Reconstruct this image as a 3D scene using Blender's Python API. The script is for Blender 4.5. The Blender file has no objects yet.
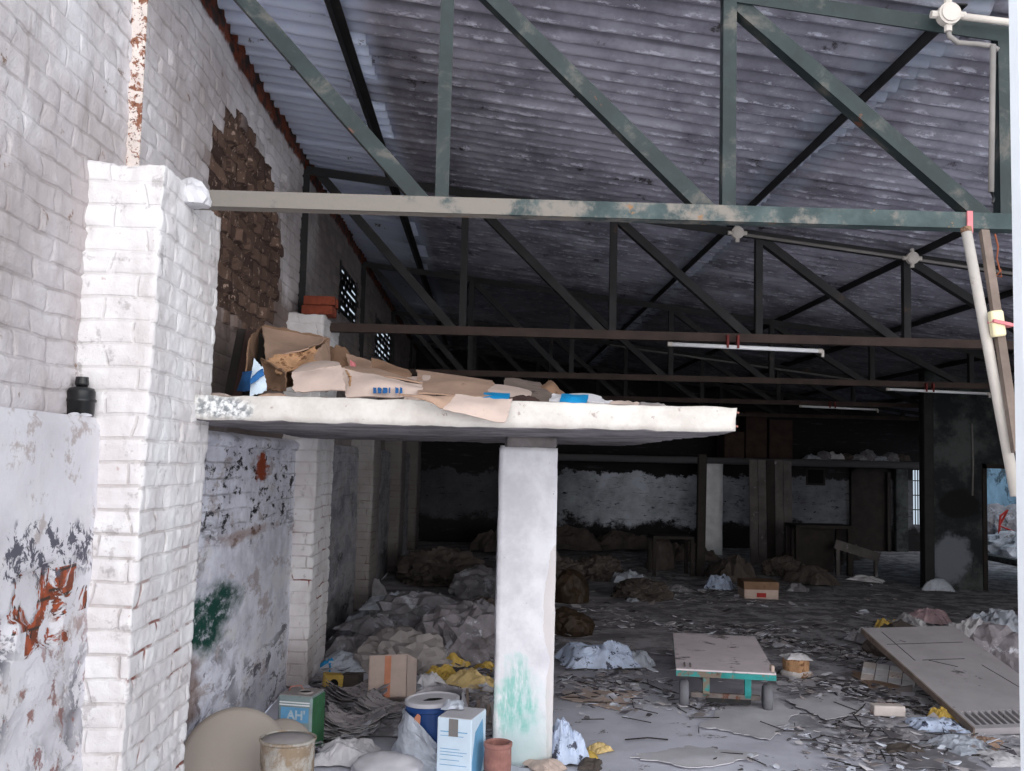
import bpy, bmesh, math, random
from mathutils import Vector, Matrix, noise, Euler
SC = bpy.context.scene
COL = SC.collection
PI = math.pi
rnd = random.Random(11)
V = Vector

# ------------------------------------------------------------------ camera
F, YAW, PITCH, ROLL, EYE = 1000.0, .0253, .0767, .0229, 1.65
fwd = V((math.sin(YAW) * math.cos(PITCH), math.cos(YAW) * math.cos(PITCH), math.sin(PITCH)))
r0 = V((math.cos(YAW), -math.sin(YAW), 0)); u0 = r0.cross(fwd)
right = math.cos(ROLL) * r0 + math.sin(ROLL) * u0
up = -math.sin(ROLL) * r0 + math.cos(ROLL) * u0
cd = bpy.data.cameras.new('camera'); cam = bpy.data.objects.new('camera', cd); COL.objects.link(cam)
m = Matrix((right, up, -fwd)).transposed().to_4x4(); m.translation = (0, 0, EYE); cam.matrix_world = m
cd.sensor_fit = 'HORIZONTAL'; cd.sensor_width = 36; cd.lens = 36 * F / 1024; cd.clip_end = 200; cd.clip_start = .05
SC.camera = cam

def at(px, py, X=None, Y=None, Z=None):
    """a survey helper: the point of a sight line on one plane of the place"""
    d = fwd + (px - 512) / F * right - (py - 385.5) / F * up
    o = V((0, 0, EYE))
    i, v = (0, X) if X is not None else (1, Y) if Y is not None else (2, Z)
    return o + d * ((v - o[i]) / d[i])

# ------------------------------------------------------------------ materials
def S(r, g, b):
    f = lambda c: (c / 255 / 12.92) if c / 255 < .04045 else ((c / 255 + .055) / 1.055) ** 2.4
    return (f(r), f(g), f(b), 1)

class G:
    def __init__(s, name, rough=.85, metal=0., spec=.3):
        s.m = bpy.data.materials.new(name); s.m.use_nodes = True
        s.t = s.m.node_tree; s.b = s.t.nodes['Principled BSDF']
        s.b.inputs['Roughness'].default_value = rough; s.b.inputs['Metallic'].default_value = metal
        s.b.inputs['Specular IOR Level'].default_value = spec
        s.tc = s.t.nodes.new('ShaderNodeTexCoord'); s.P = s.tc.outputs['Object']
    def put(s, sock, v):
        if v is None: return
        if isinstance(v, bpy.types.NodeSocket): s.t.links.new(v, sock)
        else: sock.default_value = v
    def noise(s, scale, detail=4, rough=.6, vec=None, dist=0.):
        n = s.t.nodes.new('ShaderNodeTexNoise'); s.put(n.inputs['Vector'], vec or s.P)
        n.inputs['Scale'].default_value = scale; n.inputs['Detail'].default_value = detail
        n.inputs['Roughness'].default_value = rough; n.inputs['Distortion'].default_value = dist
        return n.outputs['Fac']
    def vor(s, scale, vec=None, feat='F1'):
        n = s.t.nodes.new('ShaderNodeTexVoronoi'); s.put(n.inputs['Vector'], vec or s.P); n.feature = feat
        n.inputs['Scale'].default_value = scale
        return n.outputs['Distance']
    def mth(s, op, a, b=None, c=None, clamp=False):
        n = s.t.nodes.new('ShaderNodeMath'); n.operation = op; n.use_clamp = clamp
        s.put(n.inputs[0], a); s.put(n.inputs[1], b); s.put(n.inputs[2], c)
        return n.outputs[0]
    def mr(s, x, lo, hi, a=0., b=1.):
        n = s.t.nodes.new('ShaderNodeMapRange'); n.interpolation_type = 'SMOOTHSTEP'
        s.put(n.inputs['Value'], x); n.inputs['From Min'].default_value = lo; n.inputs['From Max'].default_value = hi
        n.inputs['To Min'].default_value = a; n.inputs['To Max'].default_value = b
        return n.outputs['Result']
    def mix(s, f, a, b, mode='MIX'):
        n = s.t.nodes.new('ShaderNodeMix'); n.data_type = 'RGBA'; n.blend_type = mode
        s.put(n.inputs[0], f); s.put(n.inputs[6], a); s.put(n.inputs[7], b)
        return n.outputs[2]
    def xyz(s, v=None):
        n = s.t.nodes.new('ShaderNodeSeparateXYZ'); s.put(n.inputs[0], v or s.P); return n.outputs
    def comb(s, x, y, z):
        n = s.t.nodes.new('ShaderNodeCombineXYZ')
        for i, q in enumerate((x, y, z)): s.put(n.inputs[i], q)
        return n.outputs[0]
    def blob(s, u, v, cu, cv, ru, rv, ns=6., amt=1.2, lo=.75, hi=1.15):
        a = s.mth('POWER', s.mth('ABSOLUTE', s.mth('DIVIDE', s.mth('SUBTRACT', u, cu), ru)), 2.)
        b = s.mth('POWER', s.mth('ABSOLUTE', s.mth('DIVIDE', s.mth('SUBTRACT', v, cv), rv)), 2.)
        d = s.mth('SQRT', s.mth('ADD', a, b))
        n = s.mth('MULTIPLY', s.mth('SUBTRACT', s.noise(ns, 5, .65), .5), amt * 2)
        return s.mr(s.mth('ADD', d, n), hi, lo)
    def bump(s, h, strength=.4, dist=.01, prev=None):
        n = s.t.nodes.new('ShaderNodeBump'); s.put(n.inputs['Height'], h)
        n.inputs['Strength'].default_value = strength; n.inputs['Distance'].default_value = dist
        s.put(n.inputs['Normal'], prev)
        return n.outputs['Normal']
    def out(s, col, normal=None, rough=None):
        s.put(s.b.inputs['Base Color'], col); s.put(s.b.inputs['Normal'], normal); s.put(s.b.inputs['Roughness'], rough)
        return s.m

_cache = {}
def M(name, col, rough=.85, var=.25, nsc=6., bump=.35, bsc=45., stains=(), metal=0., spec=.3, dust=0., bd=.004):
    """a plain worn surface: base colour with mottling, shaped stains and optional dust on upward faces"""
    if name in _cache: return _cache[name]
    g = G(name, rough, metal, spec)
    c = S(*col); dk = tuple(x * (1 - var) for x in c[:3]) + (1,); lt = tuple(min(1, x * (1 + var * .6)) for x in c[:3]) + (1,)
    k = g.mix(g.mr(g.noise(nsc, 5, .65), .3, .7), dk, lt)
    for (sc, scale, lo, hi) in stains:
        k = g.mix(g.mr(g.noise(scale, 6, .7, dist=.4), lo, hi), k, S(*sc))
    if dust:
        geo = g.t.nodes.new('ShaderNodeNewGeometry')
        nz = g.xyz(geo.outputs['Normal'])[2]
        f = g.mth('MULTIPLY', g.mr(nz, .25, .85), g.mr(g.noise(7., 5), .25, .5, dust * .75, dust))
        k = g.mix(f, k, S(150, 143, 142))
    _cache[name] = g.out(k, g.bump(g.noise(bsc, 5, .7), bump, bd))
    return _cache[name]

def wall_uv(g):
    geo = g.t.nodes.new('ShaderNodeNewGeometry')
    nx = g.mth('ABSOLUTE', g.xyz(geo.outputs['True Normal'])[0])
    x, y, z = g.xyz()
    sel = g.mr(nx, .45, .55)
    u = g.mth('ADD', g.mth('MULTIPLY', y, sel), g.mth('MULTIPLY', x, g.mth('SUBTRACT', 1., sel)))
    return u, z

def brick_fac(g, u, z, bw=.24, rh=.085, mortar=.008):
    sn = lambda a, f, ph, k: g.mth('MULTIPLY', g.mth('SINE', g.mth('ADD', g.mth('MULTIPLY', a, f), ph)), k)
    zz = g.mth('ADD', g.mth('ADD', z, sn(u, 2.3, 0., .009)), g.mth('ADD', sn(u, 6.1, 1., .005), sn(g.mth('ADD', u, g.mth('MULTIPLY', z, .3)), 19.3, 0., .002)))
    u = g.mth('ADD', u, g.mth('ADD', sn(z, 11., 3., .014), sn(z, 31., 0., .006)))
    n = g.t.nodes.new('ShaderNodeTexBrick'); g.put(n.inputs['Vector'], g.comb(u, zz, 0.))
    n.inputs['Scale'].default_value = 1; n.inputs['Brick Width'].default_value = bw; n.inputs['Row Height'].default_value = rh
    n.inputs['Mortar Size'].default_value = mortar; n.inputs['Mortar Smooth'].default_value = .7; n.inputs['Bias'].default_value = 0
    n.inputs['Color1'].default_value = (0, 0, 0, 1); n.inputs['Color2'].default_value = (1, 1, 1, 1); n.inputs['Mortar'].default_value = (.5, .5, .5, 1)
    return n.outputs['Fac'], n.outputs['Color']

def mat_upper_wall():
    g = G('whitewashed_brick', .9, 0, .2); u, z = wall_uv(g); y = g.xyz()[1]
    jf, bc = brick_fac(g, u, z)
    k = g.mix(g.mr(g.noise(1.7, 5, .6), .35, .68), S(224, 219, 222), S(188, 178, 178))
    k = g.mix(g.mth('MULTIPLY', bc, .16), k, S(170, 160, 158))
    k = g.mix(g.mth('MULTIPLY', jf, g.mr(g.noise(5., 4), .38, .66, .02, .36)), k, S(120, 105, 98))
    k = g.mix(g.mr(g.noise(9., 6, .72), .63, .7), k, S(140, 118, 106))                 # small flaked spots
    st = g.mr(g.noise(1., 5, .7, vec=g.comb(0., g.mth('MULTIPLY', y, 7.), g.mth('MULTIPLY', z, .8))), .55, .72)
    k = g.mix(g.mth('MULTIPLY', st, .35), k, S(135, 118, 108))                           # rain streaks
    # a rough brown unpainted patch behind the first truss and grimy wall behind the loft
    ysn, zsn = g.mth('MULTIPLY', g.mth('FLOOR', g.mth('DIVIDE', y, .12)), .12), g.mth('MULTIPLY', g.mth('FLOOR', g.mth('DIVIDE', z, .085)), .085)
    P0 = g.P; g.P = g.comb(0., ysn, zsn); bp = g.blob(ysn, zsn, 6.0, 2.95, 1.0, .66, 3.5, .4, .95, 1.02); g.P = P0
    bb = g.blob(y, z, 6.5, 2.2, 2.1, .62, 2.5, .5)
    brick = g.mix(bc, S(74, 58, 52), S(122, 98, 86))
    brick = g.mix(g.mth('MULTIPLY', jf, .8), brick, S(62, 50, 46))
    brick = g.mix(g.mr(g.noise(26., 3), .6, .68), brick, S(176, 152, 138))
    k = g.mix(g.mth('MULTIPLY', bb, .9), k, g.mix(g.noise(3.), S(98, 82, 76), S(146, 130, 122)))
    k = g.mix(bp, k, brick)
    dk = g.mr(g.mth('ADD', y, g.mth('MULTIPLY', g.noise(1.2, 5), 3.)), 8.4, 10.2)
    k = g.mix(g.mth('MULTIPLY', dk, .8), k, g.mix(bc, S(70, 60, 58), S(112, 100, 96)))  # brick toned dark, painting in the shade deep in the hall
    tp = g.mr(g.mth('ADD', z, g.mth('MULTIPLY', g.noise(7., 4), .12)), 3.93, 3.97)
    k = g.mix(tp, k, g.mix(g.mr(g.noise(10.), .4, .6), S(118, 62, 44), S(60, 50, 48)))   # raw brick ends under the roof sheets
    h = g.mth('ADD', g.mth('MULTIPLY', jf, -.4), g.mth('ADD', g.mth('MULTIPLY', g.noise(30., 5, .75), .8), g.mth('MULTIPLY', g.noise(90., 4, .7), .5)))
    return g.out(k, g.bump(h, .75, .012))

def mat_lower_wall():
    g = G('peeling_plaster', .9, 0, .2); u, z = wall_uv(g); xx, y, _ = g.xyz()
    jf, bc = brick_fac(g, u, z)
    g.P = g.comb(xx, g.mth('ADD', g.mth('MULTIPLY', g.mth('MAXIMUM', y, 3.7), .36), g.mth('MULTIPLY', g.mth('MINIMUM', g.mth('SUBTRACT', y, 3.7), 0.), .9)), z)
    streak = g.noise(1., 6, .7, vec=g.comb(0., g.mth('MULTIPLY', y, 2.6), g.mth('MULTIPLY', z, 3.4)))
    k = g.mix(g.mr(streak, .35, .68), S(236, 236, 246), S(196, 195, 206))
    k = g.mix(g.mr(g.noise(4., 6, .7), .52, .66), k, S(226, 224, 228))
    near = g.mr(y, 3.75, 3.55)
    k = g.mix(g.mth('MULTIPLY', near, .75), k, g.mix(g.noise(3., 5), S(226, 222, 226), S(188, 180, 180)))
    k = g.mix(g.mth('MULTIPLY', g.mr(g.noise(5., 6, .75), .55, .62), .55), k, S(150, 128, 116))       # brown damp
    lowm = g.mr(g.mth('ADD', z, g.mth('MULTIPLY', g.noise(2.2, 5), .7)), 1.72, 1.45)
    pe = g.mth('MULTIPLY', g.mr(g.noise(7., 7, .72, dist=.6), .50, .55), lowm)
    k = g.mix(g.mth('MULTIPLY', pe, g.mr(g.noise(1.6, 3), .42, .6)), k, S(108, 106, 114))               # grey render where paint is off
    # black mould under the loft
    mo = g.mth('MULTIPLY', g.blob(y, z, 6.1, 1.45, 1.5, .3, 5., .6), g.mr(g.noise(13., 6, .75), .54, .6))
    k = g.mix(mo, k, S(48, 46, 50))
    k = g.mix(g.blob(y, z, 6.26, 1.58, .26, .09, 14., 1.2, .5, 1.), k, S(150, 70, 42))
    k = g.mix(g.mth('MULTIPLY', g.blob(y, z, 5.15, .82, .7, .2, 6., .9, .5, 1.2), g.mr(g.noise(14., 6, .75), .3, .5)), k, S(22, 66, 56))  # green paint smear
    k = g.mix(g.mth('MULTIPLY', g.blob(y, z, 4.8, .5, .35, .2, 9., 1.2, .4, 1.2), .8), k, S(118, 92, 80))
    k = g.mix(g.mth('MULTIPLY', g.blob(y, z, 5.9, 1.2, .8, .04, 10., 1.5, .3, 1.2), .6), k, S(150, 112, 92))
    k = g.mix(g.mth('MULTIPLY', g.mth('MULTIPLY', jf, g.mth('MULTIPLY', g.mr(y, 3.8, 4.), g.mr(z, 1.1, 1.3))), g.mr(g.noise(6., 4), .42, .58, 0., .45)), k, S(70, 64, 66))
    # bare orange brick where render fell off beside the pillar
    ysn, zsn = g.mth('MULTIPLY', g.mth('FLOOR', g.mth('DIVIDE', y, .12)), .12), g.mth('MULTIPLY', g.mth('FLOOR', g.mth('DIVIDE', z, .085)), .085)
    P0 = g.P; g.P = g.comb(0., ysn, zsn); ex = g.blob(ysn, zsn, 3.2, 1.12, .3, .14, 5., 1.1, .95, 1.02); g.P = P0
    ex = g.mth('MULTIPLY', ex, g.mr(g.noise(7., 5, .7, dist=.8), .50, .54))
    ex2 = g.mth('MULTIPLY', g.mr(g.noise(10., 6, .7, dist=.4), .57, .6), g.mth('MULTIPLY', near, g.mr(z, 1.15, .95)))
    br = g.mix(g.mr(g.noise(22., 4), .4, .6), S(168, 84, 56), S(118, 66, 50)); br = g.mix(jf, br, S(70, 56, 50))
    k = g.mix(ex, k, br); k = g.mix(g.mth('MULTIPLY', ex2, .8), k, g.mix(g.noise(16.), S(168, 96, 74), S(96, 92, 100)))
    gm = g.mth('MULTIPLY', g.blob(y, z, 3.2, 1.34, .5, .1, 6., .8), g.mr(g.noise(13., 7, .75, dist=.5), .5, .54))
    k = g.mix(gm, k, S(92, 90, 100))
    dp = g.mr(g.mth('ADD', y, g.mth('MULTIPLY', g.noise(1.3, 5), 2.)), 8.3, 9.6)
    k = g.mix(g.mth('MULTIPLY', dp, .75), k, g.mix(g.mr(g.noise(5., 6, .7), .4, .6), S(52, 50, 54), S(120, 116, 118)))  # plaster darkened with depth to paint in the hall's shade
    h = g.mth('ADD', g.mth('MULTIPLY', g.noise(16., 6, .75), .8), g.mth('MULTIPLY', pe, -.3))
    h = g.mth('ADD', h, g.mth('MULTIPLY', g.mth('ADD', ex, mo), -.6))
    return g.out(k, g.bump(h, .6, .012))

def mat_pillar():
    g = G('whitewashed_pillar', .88, 0, .2); u, z = wall_uv(g); x, y, _ = g.xyz()
    jf, bc = brick_fac(g, u, z, .23)
    k = g.mix(g.mr(g.noise(3., 5, .6), .35, .7), S(232, 229, 230), S(210, 203, 203))
    k = g.mix(g.mth('MULTIPLY', jf, g.mth('MULTIPLY', g.mr(z, 2.0, 1.2, .35, 1.), g.mr(g.noise(4., 4), .4, .62, .04, .45))), k, S(142, 122, 114))
    k = g.mix(g.mth('MULTIPLY', g.mr(g.noise(15., 6, .75), .655, .69), g.mr(z, 1.5, .6, .35, 1.)), k, S(150, 84, 74))   # chipped to red brick
    k = g.mix(g.mth('MULTIPLY', g.mr(g.noise(9., 6, .7), .58, .66), .5), k, S(150, 142, 142))
    k = g.mix(g.mth('MULTIPLY', g.mth('MULTIPLY', jf, g.mr(g.noise(3.3, 4), .52, .6)), g.mr(z, 1.5, .9)), k, S(126, 66, 54))
    k = g.mix(g.mth('MULTIPLY', g.mr(g.mth('ADD', z, g.mth('MULTIPLY', g.noise(6.), .3)), .62, .3), .6), k, S(152, 142, 142))
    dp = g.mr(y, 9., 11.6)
    k = g.mix(g.mth('MULTIPLY', dp, .88), k, S(84, 76, 74))  # far pillars toned down, their shade painted into the colour
    h = g.mth('ADD', g.mth('MULTIPLY', jf, -.6), g.mth('ADD', g.mth('MULTIPLY', g.noise(34., 5, .7), .7), g.mth('MULTIPLY', g.noise(110., 4, .7), .35)))
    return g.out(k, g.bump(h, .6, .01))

def mat_column():
    g = G('limewashed_concrete', .85, 0, .25); x, y, z = g.xyz()
    k = g.mix(g.mr(g.noise(4., 6, .65), .35, .7), S(234, 233, 238), S(206, 204, 210))
    k = g.mix(g.mr(g.noise(30., 4, .7), .68, .74), k, S(120, 116, 118))
    edge = g.mth('ADD', x, g.mth('MULTIPLY', g.noise(4.5, 6, .65), .16))
    edge = g.mth('ADD', edge, g.mth('MULTIPLY', g.mr(z, 1.2, .8), .02))
    pl = g.mth('MAXIMUM', g.blob(x, z, .43, .84, .085, .36, 4., .45, .96, 1.0), g.blob(x, z, .43, .3, .06, .5, 4., .45, .96, 1.0))
    pl = g.mth('MULTIPLY', pl, g.mr(y, 9., 8.))
    k = g.mix(g.mth('MULTIPLY', pl, .8), k, S(212, 205, 204))
    gs = g.blob(x, z, .19, .36, .11, .2, 8., 1.1, .5, 1.3)
    gs = g.mth('MULTIPLY', gs, g.mr(g.noise(1., 6, .7, vec=g.comb(g.mth('MULTIPLY', x, 26.), 0., g.mth('MULTIPLY', z, 6.))), .36, .58))
    gs = g.mth('MULTIPLY', gs, g.mr(y, 6.5, 6.))
    gw = g.mth('MULTIPLY', g.blob(x, z, .25, .2, .13, .26, 7., .8, .4, 1.4), g.mr(y, 6.5, 6.))
    k = g.mix(g.mth('MULTIPLY', gw, .35), k, S(150, 210, 204)); k = g.mix(g.mth('MULTIPLY', gs, .62), k, S(64, 182, 164))
    k = g.mix(g.mth('MULTIPLY', g.mr(g.mth('ADD', z, g.mth('MULTIPLY', g.noise(8.), .2)), .34, .1), .5), k, S(150, 170, 170))
    tp = g.mr(g.mth('ADD', z, g.mth('MULTIPLY', g.noise(14.), .04)), 1.735, 1.75)
    h = g.mth('ADD', g.noise(26., 6, .7), g.mth('MULTIPLY', pl, -.5))
    return g.out(k, g.bump(h, .3, .006))

def mat_slab():
    g = G('painted_slab', .88, 0, .25); x, y, z = g.xyz()
    geo = g.t.nodes.new('ShaderNodeNewGeometry'); nz = g.xyz(geo.outputs['True Normal'])[2]
    k = g.mix(g.mr(g.noise(5., 6, .65), .35, .7), S(212, 207, 202), S(190, 183, 177))
    k = g.mix(g.mr(g.noise(24., 5, .7), .62, .7), k, S(168, 156, 150))
    k = g.mix(g.mth('MULTIPLY', g.mr(g.mth('ADD', z, g.mth('MULTIPLY', g.noise(11., 5), .08)), 1.875, 1.845), g.mth('MULTIPLY', g.mr(g.noise(7., 5, .7), .5, .62), .5)), k, S(186, 176, 170))
    k = g.mix(g.blob(x, z, -1.1, 1.85, .16, .06, 14., .9, .3, 1.2), k, g.mix(g.mr(g.noise(40.), .4, .6), S(128, 132, 136), S(226, 226, 226)))
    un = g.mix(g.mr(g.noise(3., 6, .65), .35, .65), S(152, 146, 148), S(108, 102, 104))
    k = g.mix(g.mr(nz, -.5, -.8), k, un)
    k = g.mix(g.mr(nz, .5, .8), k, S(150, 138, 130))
    k = g.mix(g.mr(y, 9., 12.), k, S(86, 84, 88))
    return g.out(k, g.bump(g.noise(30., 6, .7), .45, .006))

def mat_floor():
    g = G('dusty_floor', .92, 0, .2); x, y, z = g.xyz()
    k = g.mix(g.mr(g.noise(1.1, 6, .6), .35, .68), S(218, 219, 231), S(186, 186, 197))
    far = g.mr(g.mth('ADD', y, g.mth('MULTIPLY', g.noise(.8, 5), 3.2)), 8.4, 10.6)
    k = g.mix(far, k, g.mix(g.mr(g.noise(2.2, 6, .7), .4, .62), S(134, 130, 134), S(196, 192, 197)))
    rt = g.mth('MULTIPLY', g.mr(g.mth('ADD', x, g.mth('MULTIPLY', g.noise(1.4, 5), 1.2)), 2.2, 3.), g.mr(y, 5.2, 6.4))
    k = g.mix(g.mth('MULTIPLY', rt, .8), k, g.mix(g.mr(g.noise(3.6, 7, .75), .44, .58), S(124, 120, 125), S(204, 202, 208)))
    k = g.mix(g.mr(g.noise(5., 7, .75, dist=.6), .6, .66), k, S(96, 91, 94))
    k = g.mix(g.mr(g.noise(8., 7, .75), .66, .7), k, S(196, 194, 200))
    k = g.mix(g.mr(y, 3.6, 2.6), k, S(232, 229, 226))  # unseen ground out front, whitened to bounce light up to the roof
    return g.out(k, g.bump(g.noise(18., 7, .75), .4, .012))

def mat_back_wall():
    g = G('shade_toned_plaster', .92, 0, .15); x, y, z = g.xyz()
    n = g.noise(1.5, 7, .72, vec=g.comb(x, 0., g.mth('MULTIPLY', z, 1.6)))
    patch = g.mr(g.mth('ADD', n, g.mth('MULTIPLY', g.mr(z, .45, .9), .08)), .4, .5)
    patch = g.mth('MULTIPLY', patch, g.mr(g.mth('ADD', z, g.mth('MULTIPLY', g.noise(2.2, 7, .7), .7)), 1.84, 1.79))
    patch = g.mth('MULTIPLY', patch, g.mth('MULTIPLY', g.mr(g.mth('ADD', x, g.mth('MULTIPLY', g.noise(1.1, 5), 1.5)), 1.2, 3.6, .1, 1.), g.mth('MULTIPLY', g.mr(x, 5.6, 4.6, .3, 1.), g.mr(g.noise(.9, 6, .7), .3, .62, .45, 1.))))  # plaster dimmed towards both sides, painting in the shade of the recess
    crack = g.mr(g.noise(5., 7, .75, vec=g.comb(x, 0., g.mth('MULTIPLY', z, 3.5)), dist=.5), .585, .63)
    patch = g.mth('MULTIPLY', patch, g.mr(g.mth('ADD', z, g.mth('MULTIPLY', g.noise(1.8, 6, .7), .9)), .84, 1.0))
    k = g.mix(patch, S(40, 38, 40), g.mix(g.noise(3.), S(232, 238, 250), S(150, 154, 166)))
    ln = g.mr(g.noise(1., 6, .7, vec=g.comb(g.mth('MULTIPLY', x, 2.), 0., g.mth('MULTIPLY', z, 16.))), .56, .66)
    k = g.mix(g.mth('MULTIPLY', ln, .6), k, S(70, 70, 76))
    k = g.mix(crack, k, S(34, 32, 34))
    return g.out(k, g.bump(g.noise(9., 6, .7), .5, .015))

def mat_partition():
    g = G('grimy_partition', .9, 0, .2); x, y, z = g.xyz()
    k = g.mix(g.mr(g.noise(1.8, 7, .7), .4, .62), S(40, 42, 44), S(78, 82, 82))
    k = g.mix(g.blob(x, z, 6.6, .45, .3, .35, 4., .7), k, S(112, 116, 126))
    k = g.mix(g.blob(x, z, 6.75, 1.2, .35, .22, 4., .6), k, S(30, 30, 32))
    return g.out(k, g.bump(g.noise(12., 6, .7), .5, .015))

def mat_roof():
    g = G('asbestos_roofing', .8, 0, .3); x, y, z = g.xyz()
    k = g.mix(g.mr(g.noise(2., 6, .65), .35, .65), S(172, 170, 184), S(122, 120, 132))
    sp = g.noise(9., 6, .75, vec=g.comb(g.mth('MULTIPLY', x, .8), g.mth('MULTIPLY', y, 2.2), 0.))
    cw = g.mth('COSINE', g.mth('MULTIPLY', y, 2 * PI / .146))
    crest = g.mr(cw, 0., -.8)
    k = g.mix(g.mth('MULTIPLY', g.mth('MULTIPLY', g.mr(sp, .52, .6), crest), .9), k, S(214, 214, 228))   # pale speckle kept to the lower ridges, painting highlights there
    k = g.mix(g.mth('MULTIPLY', g.mr(cw, .2, .9), g.mr(g.noise(2.5, 4), .3, .6, .35, .65)), k, S(74, 72, 80))   # shade of the grooves painted dark
    k = g.mix(g.mr(x, -.6, -.75), k, g.mix(g.noise(4., 5), S(204, 215, 246), S(228, 236, 252)))            # pale bluish sheets by the wall, with some light painted in
    k = g.mix(g.mr(g.noise(4., 6, .72), .62, .68), k, S(70, 66, 68))
    k = g.mix(g.mth('MULTIPLY', g.mr(g.mth('ADD', y, g.mth('MULTIPLY', g.noise(1.), 2.)), 9.5, 14.), .7), k, S(56, 54, 58))   # gloom of the deep hall painted onto the sheets
    lap = g.mth('MULTIPLY', g.mr(g.mth('ABSOLUTE', g.mth('SUBTRACT', x, 1.96)), .24, .12), g.mr(g.noise(5., 4), .4, .52))
    k = g.mix(g.mth('MULTIPLY', lap, .7), k, S(160, 168, 184))
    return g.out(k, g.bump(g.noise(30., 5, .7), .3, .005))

def mat_chord():
    g = G('dusty_green_chord', .75, 0, .35); x, y, z = g.xyz()
    k = g.mix(g.mr(g.noise(6., 5), .35, .65), S(50, 63, 65), S(72, 85, 86))
    d = g.mth('ADD', g.noise(5., 6, .7), g.mr(x, 2.2, -1., -.12, .16))
    k = g.mix(g.mr(d, .44, .6), k, S(122, 116, 110))
    k = g.mix(g.mr(g.noise(11., 5, .7), .62, .68), k, S(132, 100, 72))
    return g.out(k, g.bump(g.noise(60., 4), .3, .003))

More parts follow.
